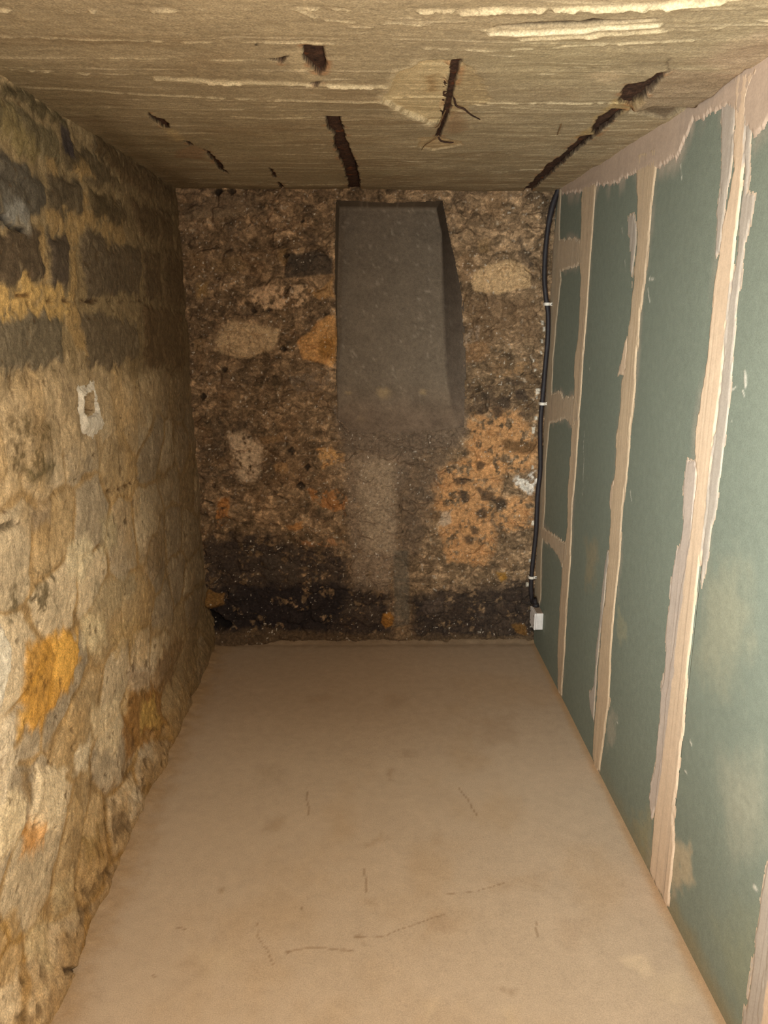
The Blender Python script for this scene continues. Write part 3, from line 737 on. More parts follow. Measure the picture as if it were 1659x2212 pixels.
def rust_bar(pieces, width, label, z_drop=0.020, name='steel_bar'):
    """A flat rusted bar lying in its chase: a flaky strip along the middle line of the opening."""
    P = np.array([on_ceil(p) for p in pieces])
    seg = np.hypot(*np.diff(P, axis=0).T); L = np.concatenate([[0], np.cumsum(seg)])
    n = max(12, int(L[-1] / 0.008)); t = np.linspace(0, L[-1], n)
    cx, cy = np.interp(t, L, P[:, 0]), np.interp(t, L, P[:, 1])
    tx, ty = np.gradient(cx), np.gradient(cy); l = np.hypot(tx, ty); tx /= l; ty /= l
    W = np.interp(t, L, width)
    m = 9
    prof = [(-1, 0.0), (-1, 1.0), (-0.6, 1.25), (-0.2, 1.4), (0.2, 1.4), (0.6, 1.25), (1, 1.0), (1, 0.0), (0, -0.1)]
    V = []
    for j in range(n):
        for a, hgt in prof:
            e = 0.20 * (vnoise(np.array([t[j] * 90.0]), np.array([a * 3.0]), 8)[0] - 0.5)
            r = W[j] / 2 * (a * (1 + e))
            dz = 0.008 * hgt * (1 + 0.6 * (vnoise(np.array([t[j] * 70.0]), np.array([a * 4.0]), 9)[0] - 0.5))
            V.append((cx[j] - ty[j] * r, cy[j] + tx[j] * r, RH + z_drop - dz))
    V = np.array(V); idx = np.arange(n * m).reshape(n, m)
    f = np.stack([idx[:-1], idx[1:], np.roll(idx, -1, 1)[1:], np.roll(idx, -1, 1)[:-1]], -1).reshape(-1, 4)
    caps = np.array([[idx[0, 0], idx[0, 2], idx[0, 5], idx[0, 7]], [idx[-1, 7], idx[-1, 5], idx[-1, 2], idx[-1, 0]]])
    f = np.vstack([f, caps])
    nn = fbm(V[:, 0] * 60, V[:, 1] * 60, 3, 12)
    C = np.empty((len(V), 3)); C[:] = lin((70, 48, 35)); C *= (1 + 0.35 * nn)[:, None]
    om = ss(0.35, 0.7, fbm(V[:, 0] * 40, V[:, 1] * 40, 3, 13))[:, None] * 0.6
    C = C * (1 - om) + lin((150, 84, 40)) * om
    o = smooth_mesh(name, V, f, C, M_RUST)
    tag(o, label, 'steel bar', 'rusted bars bared in the ceiling')
    return o


# ================================================================== WALL RIGHT (plasterboard)
S3L = [(1591, 150), (1591, 212), (1585, 366), (1560, 489), (1550, 581), (1537, 704), (1527, 796), (1516, 856), (1505, 947), (1507, 1022), (1501, 1083), (1490, 1174), (1468, 1295), (1453, 1416), (1441, 1510), (1430, 1639), (1419, 1730), (1411, 1822), (1404, 1880)]
S3R = [(1640, 150), (1616, 212), (1613, 335), (1600, 458), (1587, 581), (1574, 689), (1565, 796), (1559, 841), (1548, 931), (1536, 1037), (1523, 1174), (1510, 1265), (1498, 1371), (1489, 1437), (1481, 1547), (1470, 1657), (1459, 1767), (1456, 1877), (1449, 1968)]
S3A = [(1560, 200), (1560, 243), (1557, 366), (1551, 458), (1545, 550), (1560, 560), (1572, 440), (1588, 330), (1594, 210)]
S3B = [(1486, 992), (1477, 1053), (1474, 1143), (1453, 1234), (1444, 1310), (1436, 1431), (1426, 1510), (1415, 1657), (1403, 1723), (1409, 1770), (1422, 1740), (1440, 1600), (1455, 1470), (1475, 1300), (1495, 1170), (1506, 1050), (1504, 1000)]
S3C = [(1650, 180), (1648, 220), (1630, 274), (1624, 366), (1619, 412), (1633, 421), (1625, 470), (1613, 520), (1597, 643), (1588, 766), (1585, 810), (1577, 886), (1565, 977), (1553, 1068), (1541, 1128), (1529, 1204), (1516, 1271), (1518, 1180), (1535, 1040), (1560, 830), (1585, 590), (1602, 440), (1614, 250), (1620, 180)]
S2L = [(1380, 330), (1375, 366), (1378, 427), (1377, 520), (1370, 612), (1359, 704), (1353, 796), (1344, 820), (1341, 886), (1332, 947), (1329, 1022), (1321, 1083), (1317, 1174), (1309, 1280), (1297, 1401), (1290, 1510), (1284, 1583), (1281, 1628), (1288, 1663)]
S2R = [(1424, 320), (1419, 360), (1411, 427), (1404, 504), (1398, 581), (1385, 673), (1377, 780), (1371, 871), (1362, 947), (1354, 1037), (1345, 1113), (1341, 1204), (1332, 1295), (1323, 1386), (1318, 1510), (1309, 1583), (1297, 1664)]
S2A = [(1356, 470), (1372, 450), (1375, 520), (1365, 620), (1362, 560)]
S2B = [(1350, 740), (1357, 720), (1352, 810), (1335, 810)]
S2C = [(1320, 1045), (1330, 1030), (1320, 1110), (1316, 1085)]
S2D = [(1311, 1195), (1318, 1190), (1308, 1290), (1294, 1410), (1290, 1470), (1284, 1560), (1276, 1530), (1274, 1495), (1284, 1480), (1289, 1400), (1300, 1290)]
S1L = [(1262, 395), (1258, 430), (1256, 497), (1253, 544), (1255, 603), (1253, 674), (1250, 721), (1243, 779), (1242, 838), (1240, 900), (1235, 958), (1229, 1045), (1226, 1131), (1215, 1233), (1211, 1305), (1206, 1392), (1206, 1496)]
S1R = [(1290, 390), (1286, 430), (1281, 497), (1275, 580), (1270, 650), (1265, 721), (1261, 779), (1256, 850), (1252, 900), (1247, 1000), (1241, 1060), (1237, 1117), (1234, 1204), (1227, 1290), (1221, 1406), (1214, 1500)]
S0L = [(1209, 405), (1207, 427), (1196, 544), (1190, 650), (1187, 721), (1182, 803), (1177, 885), (1175, 972), (1167, 1074), (1162, 1160), (1157, 1247), (1156, 1305)]
S0R = [(1214, 405), (1213, 427), (1210, 497), (1211, 580), (1214, 603), (1204, 685), (1197, 768), (1194, 838), (1188, 929), (1180, 1001), (1178, 1103), (1172, 1189), (1170, 1291), (1166, 1310)]
BANDS = [[(1196, 520), (1240, 514), (1262, 524), (1262, 572), (1240, 576), (1210, 586), (1194, 582)],
         [(1180, 848), (1212, 846), (1220, 858), (1246, 852), (1252, 900), (1240, 926), (1222, 905), (1190, 912), (1176, 904)],
         [(1168, 1134), (1224, 1172), (1228, 1195), (1216, 1226), (1203, 1198), (1188, 1178), (1168, 1160)]]
TOPBAND = [(1205, 380), (1214, 420), (1262, 412), (1290, 402), (1330, 396), (1352, 384), (1376, 372), (1424, 362), (1462, 344), (1480, 300), (1500, 262), (1540, 246), (1565, 232), (1590, 240), (1630, 300), (1660, 262), (1720, 190), (1760, 20), (1640, 60), (1590, 120), (1400, 240)]


def build_right():
    us = np.arange(1.15, 3.90, 0.0042); us = np.concatenate([np.arange(YN, 1.15, 0.03), us])
    vs = np.arange(-0.03, 2.26, 0.0050)
    R = lambda pts: [on_right(p) for p in pts]
    s = Sheet(us, vs, (120, 125, 111))
    u, v = s.u, s.v
    s.c *= (1 + 0.05 * fbm(u * 3, v * 3, 4, 1) + 0.03 * s.wu)[..., None]
    s.h = 0.0016 * fbm(u * 1.6, v * 1.6, 3, 2)
    def dust(q, c, a, soft=0.05):
        s.blob(R(q), c, a, soft=soft, warp=0.05, pad=0.15)
    dust([(1530, 1250), (1600, 1230), (1620, 1380), (1560, 1480), (1510, 1440)], (158, 150, 124), 0.45, 0.08)
    dust([(1560, 1660), (1640, 1640), (1659, 1800), (1580, 1840)], (164, 156, 134), 0.45, 0.08)
    dust([(1265, 1170), (1290, 1180), (1285, 1260), (1265, 1270)], (150, 134, 104), 0.55, 0.04)
    dust([(1335, 1330), (1345, 1320), (1350, 1380), (1338, 1390)], (152, 146, 118), 0.5, 0.02)
    dust([(1312, 1545), (1332, 1530), (1325, 1600), (1310, 1610)], (160, 150, 132), 0.6, 0.02)
    dust([(1450, 1820), (1490, 1830), (1495, 1900), (1450, 1930)], (178, 158, 128), 0.75, 0.025)
    dust([(1370, 1770), (1410, 1760), (1410, 1870), (1390, 1840)], (150, 138, 104), 0.55, 0.04)
    dust([(1545, 2010), (1630, 1960), (1659, 2080), (1600, 2200)], (140, 138, 108), 0.35, 0.08)
    # thin smears of compound rubbed out beside the joints
    thin = ss(-0.25, 0.45, fbm(u * 14, v * 2.5, 4, 15) + 0.35 * s.wu)
    for q, wd, al in ((S3L + S3R[::-1], 0.050, 0.55), (S2L + S2R[::-1], 0.034, 0.45), (S1L + S1R[::-1], 0.030, 0.4), (S0L + S0R[::-1], 0.02, 0.4), (TOPBAND, 0.06, 0.75)) + tuple((b, 0.03, 0.55) for b in BANDS):
        sl, d = s.sdf(R(q), wd + 0.02, 0.012)
        s.mix(sl, ss(wd, 0.0, d) * thin[sl] * al, (172, 156, 138), 0.05)
    # flecks and scratches of compound
    for a, b, w in (((1403, 600), (1415, 602), .006), ((1400, 620), (1404, 650), .005), ((1470, 355), (1472, 385), .004), ((1342, 490), (1344, 510), .004),
                    ((1608, 805), (1612, 830), .010), ((1605, 840), (1608, 850), .005), ((1580, 840), (1592, 835), .004), ((1490, 836), (1492, 840), .004),
                    ((1491, 1600), (1493, 1606), .005), ((1480, 1665), (1488, 1675), .004), ((1630, 1912), (1634, 1918), .012), ((1362, 1060), (1365, 1080), .004),
                    ((1262, 920), (1258, 1070), .0025), ((1272, 795), (1274, 805), .003), ((1285, 1530), (1284, 1550), .004), ((1333, 1557), (1335, 1560), .004), ((1350, 560), (1352, 590), .003), ((1576, 895), (1580, 912), .004)):
        s.line(R([a, b]), w * 0.6, (206, 196, 180), 0.75, depth=0.001, warp=0.010, brk=0.7)
    # yellow damp stain along the floor line
    s.mix((slice(None), slice(None)), ss(0.10, 0.0, v + 0.03 * s.wu) * ss(2.9, 1.9, u) * 0.35, (150, 120, 66), 0.1)
    root = bpy.data.objects.new('wall_right', None); COL.objects.link(root)
    tag(root, 'green moisture-resistant plasterboard wall with pale filled joints', 'wall', kind='structure')
    place = lambda u, v, h: np.stack([RW - h, u, v], -1)
    # separate boards between the joints
    joints = [YN - 1, 0.0, 0.65, 1.30, np.mean([on_right((1540, 1000))[0]]), on_right((1343, 1000))[0], on_right((1240, 1000))[0], 5]
    for a, b in zip(joints[:-1], joints[1:]):
        i0, i1 = np.searchsorted(us, [a, b])
        if i1 - i0 < 4: continue
        b_ = Sheet.__new__(Sheet)
        i1 = min(i1 + 1, len(us))
        b_.us, b_.vs = us[i0:i1], vs; b_.u, b_.v = u[:, i0:i1], v[:, i0:i1]; b_.h, b_.c = s.h[:, i0:i1], s.c[:, i0:i1]
        sheet_object('plasterboard', b_, place, M_BOARD, parent=root, back=0.0125)
    # compound bands: ragged trowelled skins with their own thickness
    u0, v0 = 1.0, -0.02
    def skin(polys, name, tones, thick=0.0035, label=None, ridges=True, along=False, raw=False):
        W2 = (lambda q: q) if raw else R
        allp = np.array([p for q in polys for p in W2(q)])
        lo, hi = allp.min(0) - 0.03, allp.max(0) + 0.03
        lo[0] = max(lo[0], 0.8); lo[1] = max(lo[1], -0.01); hi[0] = min(hi[0], 3.86); hi[1] = min(hi[1], RH + 0.01)
        k = Sheet(np.arange(lo[0], hi[0], 0.0036), np.arange(lo[1], hi[1], 0.0045), tones[0])
        streak = fbm(k.u * 3, k.v * 60, 3, 31) if along else fbm(k.u * 110, k.v * 2.0, 3, 31); slow = fbm(k.u * 6, k.v * 2.5, 4, 32); rag = fbm(k.u * 40, k.v * 9, 4, 33); jag = fbm(k.u * 130, k.v * 16, 3, 38)
        D = np.full(k.u.shape, 1.0)
        for n_, q in enumerate(polys):
            sl, d = k.sdf(W2(q), 0.05, 0.0)
            d = d + 0.009 * rag[sl] + 0.007 * k.wu[sl] + 0.010 * jag[sl] + 0.002
            t = tones[min(n_, len(tones) - 1)]
            m = ss(0.002, -0.002, d)
            k.mix(sl, m, t, 0.04)
            if n_ == 0:
                base = thick
            k.h[sl] = np.maximum(k.h[sl], m * (thick * (1.0 if n_ == 0 else 0.55)))
            D[sl] = np.minimum(D[sl], d)
        k.c *= (1 + 0.035 * streak + 0.06 * slow + 0.03 * k.wu)[..., None]
        gr = ss(0.15, 0.6, fbm(k.u * 45, k.v * 1.2, 3, 36)) * 0.22; k.c = k.c * (1 - gr[..., None]) + lin((158, 140, 124)) * gr[..., None]
        g2 = ss(0.38, 0.62, fbm(k.u * 120, k.v * 1.3, 2, 37)) * (0.0 if along else 0.4); k.c = k.c * (1 - g2[..., None]) + lin((128, 110, 98)) * g2[..., None]
        if ridges:
            k.h += 0.0005 * streak + 0.0006 * slow
        edge = ss(0.0, -0.006, D)
        k.h = 0.0008 + (k.h + 0.0006) * edge + 0.0012 * fbm(k.u * 1.6, k.v * 1.6, 3, 2) * 0 
        # lip of thicker compound along the ragged edge
        k.h += 0.0009 * ss(-0.012, -0.004, D) * ss(0.0, -0.004, D) * ss(-0.1, 0.4, slow)
        base_h = 0.0016 * fbm(k.u * 1.6, k.v * 1.6, 3, 2)
        keep = D < 0.0
        pl = lambda u_, v_, h_: np.stack([RW - base_h - h_, u_, v_], -1) if h_.shape == base_h.shape else np.stack([RW - h_, u_, v_], -1)
        o = sheet_object(name, k, pl, M_COMPOUND, parent=root, keep=keep)
        if label: o['label'] = label
        return o
    T = (208, 180, 152); G = (172, 158, 144); Y_ = (196, 170, 140)
    skin([S3L + S3R[::-1], S3A, S3B, S3C], 'joint_strip', [T, G, (184, 166, 152), G])
    skin([S2L + S2R[::-1], S2A, S2B, S2C, S2D], 'joint_strip', [Y_, G, T, T, G])
    skin([S1L + S1R[::-1]], 'joint_strip', [Y_])
    skin([S0L + S0R[::-1]], 'joint_strip', [(176, 156, 130)])
    for q in BANDS:
        skin([q], 'joint_patch', [(184, 162, 136)])
    skin([TOPBAND], 'ceiling_joint', [(184, 160, 140)], along=True)
    # the nearest joint, only its foot shows at the right edge of the view
    ya = on_right((1641, 2180))[0]; yb = on_right((1610, 2170))[0]; yc = on_right((1650, 1900))[0]
    core = [(ya - 0.13, -0.02), (ya, -0.02), (ya - 0.004, 0.5), (ya + 0.004, 1.2), (ya, 2.1), (ya - 0.12, 2.1), (ya - 0.125, 1.0)]
    side = [(ya - 0.02, -0.02), (yb + 0.01, -0.02), (yb, 0.12), (yc, 0.30), (yc - 0.004, 0.9), (yb - 0.01, 1.3), (yc - 0.01, 2.1), (ya - 0.02, 2.1)]
    skin([core, side], 'joint_strip', [T, G], raw=True)
    return root


# ================================================================== FLOOR
def build_floor():
    s = Sheet(np.arange(-0.12, 1.78, 0.006), axis(YN, 3.92, 1.2, 0.006, 0.03), (190, 170, 147))
    F = lambda pts: [on_floor(p) for p in pts]
    u, v = s.u, s.v
    s.c *= (1 + 0.05 * fbm(u * 2, v * 2, 5, 1) + 0.04 * fbm(u * 9, v * 9, 4, 2) + 0.02 * s.wu)[..., None]
    m = ss(0.15, 0.6, fbm(u * 3.2, v * 2.4, 5, 6)) * 0.30
    s.mix((slice(None), slice(None)), m, (176, 146, 108), 0.05)
    m = ss(0.2, 0.6, fbm(u * 2.6 + 9, v * 2.2, 5, 7)) * 0.25
    s.mix((slice(None), slice(None)), m, (188, 168, 146), 0.05)
    s.mix((slice(None), slice(None)), ss(2.5, 3.3, v + 0.15 * fbm(u * 2, v * 2, 3, 9)) * 0.45, (158, 128, 98), 0.04)   # far end browned: light falloff put into the colour
    def st(q, c, a, soft=0.02):
        s.blob(F(q), c, a * 0.5, soft=soft * 1.4, warp=0.03, pad=0.1)
    st([(570, 1780), (600, 1765), (616, 1778), (596, 1800), (560, 1800)], (146, 118, 84), 0.65)
    st([(795, 1820), (830, 1800), (838, 1815), (800, 1830)], (150, 122, 88), 0.6, 0.012)
    st([(930, 1805), (955, 1802), (955, 1822), (935, 1822)], (162, 132, 96), 0.5, 0.02)
    st([(800, 1940), (825, 1938), (825, 1960), (802, 1960)], (160, 132, 98), 0.55, 0.012)
    st([(468, 1918), (482, 1914), (480, 1930), (470, 1932)], (130, 100, 60), 0.7, 0.007)
    st([(380, 2080), (430, 2060), (440, 2100), (390, 2110)], (160, 136, 108), 0.5, 0.03)
    st([(765, 2022), (785, 2018), (785, 2034), (768, 2034)], (130, 102, 72), 0.7, 0.007)
    st([(920, 1975), (980, 1970), (975, 2010), (925, 2020)], (166, 136, 106), 0.5, 0.02)
    st([(1090, 2132), (1104, 2132), (1104, 2146), (1090, 2146)], (130, 104, 76), 0.7, 0.008)
    st([(1210, 1990), (1260, 1980), (1260, 2040), (1220, 2050)], (168, 140, 112), 0.45, 0.03)
    st([(1050, 1900), (1180, 1885), (1170, 1915), (1060, 1920)], (172, 144, 112), 0.5, 0.02)
    st([(1345, 2075), (1390, 2065), (1408, 2100), (1380, 2115)], (232, 208, 174), 0.7, 0.012)
    st([(1410, 2120), (1480, 2100), (1500, 2150), (1430, 2160)], (228, 204, 168), 0.5, 0.03)
    st([(915, 2165), (955, 2150), (950, 2165), (920, 2190)], (224, 200, 166), 0.5, 0.012)
    st([(440, 2060), (490, 2050), (500, 2090), (450, 2100)], (216, 194, 160), 0.4, 0.03)
    st([(1085, 2185), (1120, 2180), (1120, 2215), (1085, 2215)], (222, 198, 160), 0.4, 0.02)
    st([(1040, 1560), (1110, 1540), (1110, 1600), (1050, 1610)], (136, 106, 74), 0.4, 0.03)
    st([(840, 1500), (880, 1500), (870, 1530), (830, 1530)], (136, 108, 78), 0.4, 0.02)
    st([(830, 1665), (850, 1662), (850, 1690), (835, 1690)], (140, 110, 78), 0.6, 0.012)
    st([(860, 1625), (905, 1622), (905, 1635), (860, 1637)], (132, 104, 74), 0.45, 0.015)
    st([(660, 1500), (710, 1500), (710, 1515), (665, 1515)], (136, 108, 78), 0.4, 0.02)
    st([(560, 1655), (600, 1650), (600, 1680), (570, 1685)], (140, 114, 80), 0.35, 0.03)
    dk = (126, 98, 68)
    for pts, w in (([(555, 1995), (556, 2020), (575, 2055), (590, 2085)], .0022), ([(615, 2055), (680, 2045), (730, 2050), (765, 2055)], .0035), ([(765, 2025), (830, 2022), (870, 2005), (925, 1985), (960, 1975)], .0022),
                   ([(784, 1875), (790, 1900), (792, 1925)], .003), ([(663, 1700), (664, 1735), (667, 1760)], .003), ([(990, 1700), (1012, 1730), (1032, 1762)], .0028), ([(960, 1930), (1030, 1925), (1090, 1905)], .002),
                   ([(1157, 1990), (1158, 2025)], .002), ([(332, 2105), (333, 2112)], .004), ([(650, 1958), (651, 1964)], .004), ([(380, 2005), (400, 2008)], .002), ([(620, 2058), (622, 2052)], .003)):
        s.line(F(pts), w * 0.8, dk, 0.5, depth=-0.0006, warp=0.006)
    # yellowish dirt against both side walls
    s.mix((slice(None), slice(None)), ss(0.16, 0.02, u + 0.04 * s.wu) * 0.6, (160, 124, 76), 0.15)
    s.mix((slice(None), slice(None)), ss(RW - 0.04, RW - 0.005, u + 0.01 * s.wu) * 0.5, (170, 128, 76), 0.1)
    s.mix((slice(None), slice(None)), ss(RD - 0.10, RD - 0.02, v + 0.03 * s.wu) * 0.6, (120, 96, 68), 0.15)
    s.h = 0.0015 * fbm(u * 1.5, v * 1.5, 3, 4) + 0.012 * ss(0.09, 0.0, u + 0.03 * s.wu) + 0.015 * ss(RD - 0.05, RD, v + 0.02 * s.wu)
    place = lambda u, v, h: np.stack([u, v, h], -1)
    o = sheet_object('floor', s, place, M_SCREED, back=0.10)
    tag(o, 'dusty beige cement screed floor with faint cracks and stains', 'floor', kind='structure')
    return o


# ================================================================== small fittings
def bm_obj(name, bm, mat, parent=None, smooth=False):
    me = bpy.data.meshes.new(name); bm.normal_update(); bm.to_mesh(me); bm.free()
    if smooth:
        for p in me.polygons: p.use_smooth = True
    me.materials.append(mat)
    o = bpy.data.objects.new(name, me); COL.objects.link(o)
    if parent: o.parent = parent
    return o


def add_box(bm, c, s, bevel=0.0):
    r = bmesh.ops.create_cube(bm, size=1.0); vs = r['verts']
    for v in vs:
        v.co = Vector((v.co.x * s[0] + c[0], v.co.y * s[1] + c[1], v.co.z * s[2] + c[2]))
    if bevel:
        es = list({e for v in vs for e in v.link_edges})
        bmesh.ops.bevel(bm, geom=es, offset=bevel, segments=3, affect='EDGES', profile=0.6)


def tube_bm(pts, radii, seg=14, sub=6, lump=0.0):
    P = [Vector(p) for p in pts]
    Q = []; Rr = []
    for i in range(len(P) - 1):
        p0, p1, p2, p3 = P[max(i - 1, 0)], P[i], P[i + 1], P[min(i + 2, len(P) - 1)]
        for k in range(sub):
            t = k / sub
            Q.append(0.5 * ((2 * p1) + (p2 - p0) * t + (2 * p0 - 5 * p1 + 4 * p2 - p3) * t * t + (3 * p1 - p0 - 3 * p2 + p3) * t ** 3))
            Rr.append(radii[i] * (1 - t) + radii[i + 1] * t)
    Q.append(P[-1]); Rr.append(radii[-1])
    bm = bmesh.new(); rings = []
    ref = Vector((0, 1, 0.123)).normalized()
    for i, q in enumerate(Q):
        t = (Q[min(i + 1, len(Q) - 1)] - Q[max(i - 1, 0)]).normalized()
        a = t.cross(ref)
        if a.length < 0.05: a = t.cross(Vector((1, 0, 0)))
        a.normalize(); b = t.cross(a)
        ring = []
        for k in range(seg):
            th = 2 * PI * k / seg
            rr = Rr[i] * (1 + lump * math.sin(3 * th + i * 0.9) * math.sin(i * 0.37))
            ring.append(bm.verts.new(q + (a * math.cos(th) + b * math.sin(th)) * rr))
        rings.append(ring)
    for r0, r1 in zip(rings[:-1], rings[1:]):
        for k in range(seg):
            bm.faces.new((r0[k], r0[(k + 1) % seg], r1[(k + 1) % seg], r1[k]))
    bm.faces.new(rings[0][::-1]); bm.faces.new(rings[-1])
    bmesh.ops.recalc_face_normals(bm, faces=bm.faces)
    return bm


def on_plane_y(p, y):
    x, z = on_back(p, y); return (x, y, z)


def build_fittings():
    # black cable down the corner between the masonry and the plasterboard
    yc = RD - 0.045
    cab = [(1208, 404), (1203, 418), (1195, 440), (1188, 468), (1183, 498), (1178, 545), (1176, 600), (1179, 640), (1184, 680), (1183, 735), (1178, 790), (1173, 850), (1168, 905),
           (1167, 960), (1167, 1016), (1161, 1074), (1158, 1146), (1152, 1204), (1149, 1233), (1147, 1272), (1150, 1300)]
    rad = [.011] * len(cab); rad[2] = .014; rad[3] = .013
    pts = [on_plane_y(p, yc) for p in cab]
    # the socket box hangs on the plasterboard close to the corner
    bz1 = on_plane_y((1168, 1326), 3.62)[2]; bz0 = on_plane_y((1168, 1361), 3.62)[2]
    bx0 = on_plane_y((1157, 1345), 3.62)[0]
    bx1 = RW - 0.001
    pts.append((0.5 * (bx0 + bx1) - 0.002, RD - 0.085, bz1 + 0.03)); rad.append(.011)
    pts.append((0.5 * (bx0 + bx1), RD - 0.115, bz1 - 0.004)); rad.append(.011)
    c = bm_obj('cable', tube_bm(pts, rad, 14, 6, 0.06), M_CABLE, smooth=True)
    tag(c, 'thick black cable clipped down the corner beside the green plasterboard', 'cable')
    # white clips
    names = ['uppermost white plastic clip holding the black cable below head height',
             'middle white plastic clip on the black cable beside the wide filled band',
             'lowest white plastic clip on the black cable just above the socket box']
    proto = None
    for k, (px, lab) in enumerate(zip([(1182, 657), (1172, 872), (1148, 1247)], names)):
        p = Vector(on_plane_y(px, yc))
        if proto is None:
            r = bpy.data.objects.new('cable_clip', None); COL.objects.link(r)
            bm = bmesh.new(); n = 14; ri, ro, hw = .0115, .0145, .0065
            for z in (-hw, hw):
                for k2 in range(n + 1):
                    a = PI * k2 / n
                    for rr in (ri, ro):
                        bm.verts.new((math.cos(a) * rr, -math.sin(a) * rr, z))
            bm.verts.ensure_lookup_table(); V = bm.verts; st = 2 * (n + 1)
            for k2 in range(n):
                a, b = 2 * k2, 2 * k2 + 2
                bm.faces.new((V[a + 1], V[b + 1], V[st + b + 1], V[st + a + 1])); bm.faces.new((V[a], V[st + a], V[st + b], V[b]))
                bm.faces.new((V[a], V[b], V[b + 1], V[a + 1])); bm.faces.new((V[st + a], V[st + a + 1], V[st + b + 1], V[st + b]))
            bm.faces.new((V[0], V[1], V[st + 1], V[st])); e = 2 * n
            bm.faces.new((V[e + 1], V[e], V[st + e], V[st + e + 1]))
            add_box(bm, (ri + 0.001, 0.012, 0), (0.003, 0.026, 2 * hw)); add_box(bm, (-ri - 0.001, 0.012, 0), (0.003, 0.026, 2 * hw))
            add_box(bm, (0.019, -0.0005, 0), (0.013, 0.008, 2 * hw), 0.001)
            bmesh.ops.recalc_face_normals(bm, faces=bm.faces)
            bm_obj('saddle', bm, M_CLIP, r)
            bm = bmesh.new(); bmesh.ops.create_cone(bm, cap_ends=True, segments=14, radius1=.0035, radius2=.0030, depth=.004)
            for v in bm.verts: v.co = Vector((v.co.x + 0.0205, v.co.z - 0.006, v.co.y))
            bm_obj('nail', bm, M_SCREW, r, True)
            proto = r
        else:
            r = proto.copy(); COL.objects.link(r)
            for ch in list(proto.children):
                d = ch.copy(); COL.objects.link(d); d.parent = r
        r.location = p
        tag(r, lab, 'clip', 'white clips on the corner cable')
    # socket box
    bx = bpy.data.objects.new('socket_box', None); COL.objects.link(bx)
    tag(bx, 'small white surface-mounted socket box low on plasterboard at cable end', 'socket box')
    y0, y1 = 3.62, 3.725
    cx, cz = 0.5 * (bx0 + bx1), 0.5 * (bz0 + bz1); w, hgt = bx1 - bx0, bz1 - bz0
    bx.location = (cx, 0.5 * (y0 + y1), bz0)
    def lb(c): return (c[0] - cx, c[1] - 0.5 * (y0 + y1), c[2] - bz0)
    bm = bmesh.new(); add_box(bm, lb((cx + 0.001, 0.5 * (y0 + y1), cz)), (w - 0.002, y1 - y0 - 0.004, hgt), 0.003)
    bm_obj('body', bm, M_BOX, bx)
    bm = bmesh.new(); add_box(bm, lb((bx0 - 0.003, 0.5 * (y0 + y1), cz)), (0.008, y1 - y0, hgt + 0.002), 0.002)
    cov = bm_obj('cover', bm, M_BOX, bx)
    for dy, dz in ((-0.036, -0.024), (-0.036, 0.024), (0.036, -0.024), (0.036, 0.024)):
        bm = bmesh.new(); bmesh.ops.create_cone(bm, cap_ends=True, segments=12, radius1=.004, radius2=.0036, depth=.002)
        for v in bm.verts: v.co = Vector((v.co.z + bx0 - 0.0075 - cx, v.co.y + dy, v.co.x + dz + cz - bz0))
        bm_obj('screw', bm, M_SCREW, cov, True)
    bm = bmesh.new(); add_box(bm, lb((cx, y0 + 0.001, cz)), (w * 0.62, 0.004, hgt * 0.66), 0.0015)
    bm_obj('knockout', bm, M_BOX, bx)
    bm = bmesh.new(); add_box(bm, lb((cx + 0.001, 0.5 * (y0 + y1) + 0.002, bz1 + 0.0005)), (w - 0.008, y1 - y0 - 0.012, 0.002), 0.0008)
    d = bm_obj('top_layer', bm, M_BOX_TOP, bx); d['label'] = 'thin brownish layer on top of the box'  # thin brown-grey layer over the box top
    bm = bmesh.new(); bmesh.ops.create_cone(bm, cap_ends=True, segments=20, radius1=.016, radius2=.0135, depth=.016)
    for v in bm.verts: v.co = Vector((v.co.x, v.co.y + RD - 0.115 - 0.5 * (y0 + y1), v.co.z + bz1 + 0.009 - bz0))
    bm_obj('cable_gland', bm, M_CABLE, bx, True)
    # bent tie wire and thin roots hanging from the fallen patch
    def cw(px, drop):
        x, y = on_ceil(px); return (x, y, RH - drop)
    w1 = bm_obj('tie_wire', tube_bm([cw((979, 207), -0.014), cw((985, 221), 0.006), cw((1003, 222), 0.015), cw((1018, 232), 0.018), cw((1037, 246), 0.014)], [.0028, .0028, .0026, .0022, .0015], 8, 6, 0.15), M_WIRE, smooth=True)
    tag(w1, 'bent rusty wire poking out to the right of the bar in the round patch', 'wire', 'wires and roots hanging from the ceiling')
    w2 = bm_obj('tie_wire', tube_bm([cw((944, 298), -0.012), cw((952, 299), 0.006), cw((966, 300), 0.010), cw((980, 300), 0.010)], [.003, .003, .0028, .002], 8, 6, 0.15), M_WIRE, smooth=True)
    tag(w2, 'short dark wire stub at the lower end of the bar in round patch', 'wire', 'wires and roots hanging from the ceiling')
    w3 = bm_obj('dry_root', tube_bm([cw((963, 245), -0.010), cw((952, 255), 0.008), cw((946, 262), 0.012), cw((940, 268), 0.010)], [.002, .002, .0016, .001], 8, 6, 0.15), M_ROOT, smooth=True)
    tag(w3, 'thin brown root on the left edge of the bar in round patch', 'root', 'wires and roots hanging from the ceiling')
    w4 = bm_obj('dry_root', tube_bm([cw((948, 298), -0.006), cw((930, 300), 0.008), cw((918, 306), 0.010), cw((911, 318), 0.008)], [.0022, .002, .0018, .001], 8, 6, 0.15), M_ROOT, smooth=True)
    tag(w4, 'curled brown root below the bar end over the pale lower spall', 'root', 'wires and roots hanging from the ceiling')
    w5 = bm_obj('dry_root', tube_bm([cw((1216, 262), -0.004), cw((1210, 268), 0.008), cw((1206, 276), 0.012), cw((1204, 284), 0.010)], [.002, .002, .0016, .001], 8, 6, 0.15), M_ROOT, smooth=True)
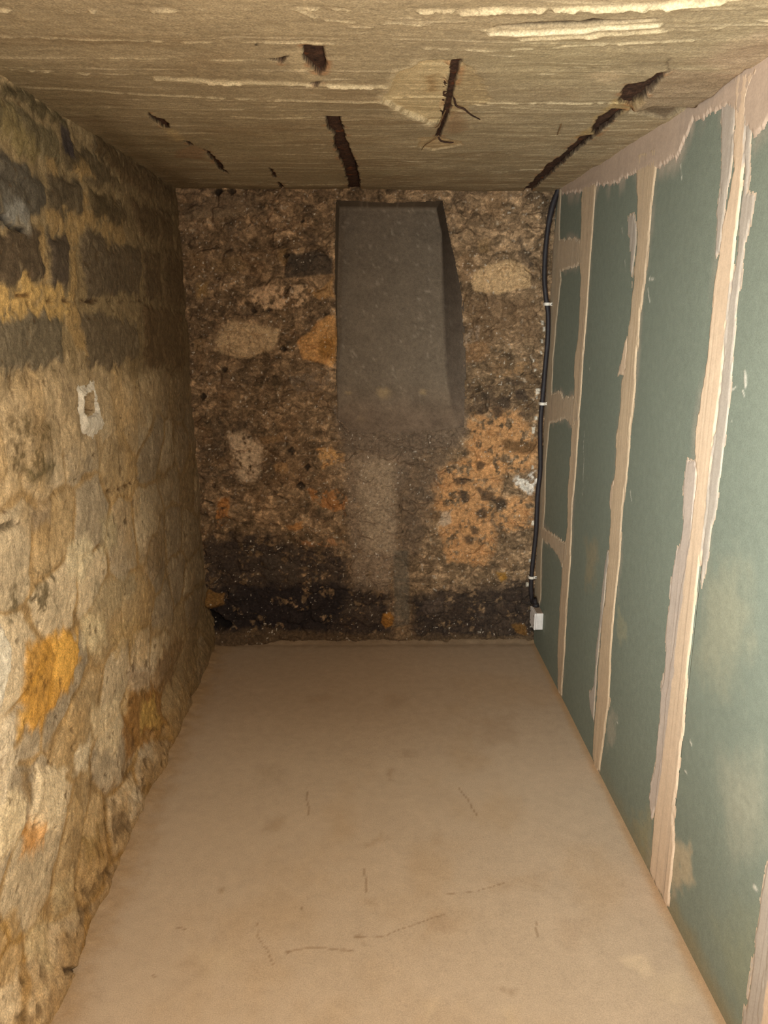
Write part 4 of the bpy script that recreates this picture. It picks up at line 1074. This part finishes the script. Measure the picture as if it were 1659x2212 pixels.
    tag(w5, 'tiny brown root left of the long diagonal bar', 'root', 'wires and roots hanging from the ceiling')


# ================================================================== build
wb = build_back()
build_niche(wb)
build_left()
build_ceiling()
build_right()
build_floor()
build_fittings()
rust_bar([(676, 98), (684, 130), (692, 165)], [.085, .075, .05], 'short chunk of dark rusted bar bared nearest the viewer, left of centre')
rust_bar([(718, 246), (733, 300), (748, 345), (768, 424)], [.07, .05, .055, .06], 'long dark rusted bar in ceiling ending just above the cement recess')
rust_bar([(322, 243), (360, 274), (408, 308), (455, 335), (490, 376)], [.05, .05, .04, .05, .035], 'broken thin rusted bar high on the left near the stone wall')
rust_bar([(582, 363), (600, 388), (620, 414)], [.03, .03, .03], 'short thin rust streak bar left of the long bar above recess')
rust_bar([(987, 126), (975, 190), (966, 240), (946, 300)], [.042, .038, .034, .02], 'upright rusted bar inside the round pale fallen patch')
rust_bar([(1430, 160), (1355, 212), (1300, 258), (1220, 330), (1136, 416)], [.07, .085, .07, .06, .05], 'longest rusted bar running diagonally beside the plasterboard wall')

# ------------------------------------------------------------------ light
def lamp(name, kind, loc, energy, color, size=0.3, target=None, **kw):
    l = bpy.data.lights.new(name, kind); l.energy = energy; l.color = color
    if kind == 'AREA': l.size = size
    else: l.shadow_soft_size = size
    for k, v in kw.items(): setattr(l, k, v)
    o = bpy.data.objects.new(name, l); COL.objects.link(o); o.location = loc
    if target is not None:
        o.rotation_euler = (Vector(target) - Vector(loc)).to_track_quat('-Z', 'Y').to_euler()
    return o


lamp('warm_bulb', 'POINT', (1.04, 0.42, 1.64), 100, (1.0, 0.905, 0.81), 0.05)  # unseen warm lamp near the viewer, well below the ceiling
lamp('cool_rear_light', 'AREA', (0.25, -1.0, 1.35), 30, (0.82, 0.97, 1.0), 0.7, (1.68, 1.25, 1.3), spread=math.radians(58))  # unseen cool area light added behind the viewer, narrowed onto the right wall

w = bpy.data.worlds.new('world'); scene.world = w; w.use_nodes = True
bg = w.node_tree.nodes['Background']; bg.inputs[0].default_value = (1.0, 0.92, 0.82, 1); bg.inputs[1].default_value = 0.12

# ------------------------------------------------------------------ camera
cd = bpy.data.cameras.new('camera'); cam = bpy.data.objects.new('camera', cd); COL.objects.link(cam)
cd.sensor_fit = 'VERTICAL'; cd.sensor_height = 32.0; cd.sensor_width = 24.0
cd.lens = FPX / IH * 32.0; cd.clip_start = 0.02
from mathutils import Matrix
cam.matrix_world = Matrix(((AXR[0], AXU[0], -AXF[0], CAMP[0]), (AXR[1], AXU[1], -AXF[1], CAMP[1]), (AXR[2], AXU[2], -AXF[2], CAMP[2]), (0, 0, 0, 1)))
scene.camera = cam

scene.view_settings.view_transform = 'Standard'; scene.view_settings.look = 'None'
scene.view_settings.exposure = 0.0; scene.view_settings.gamma = 1.0
scene.view_settings.use_curve_mapping = False
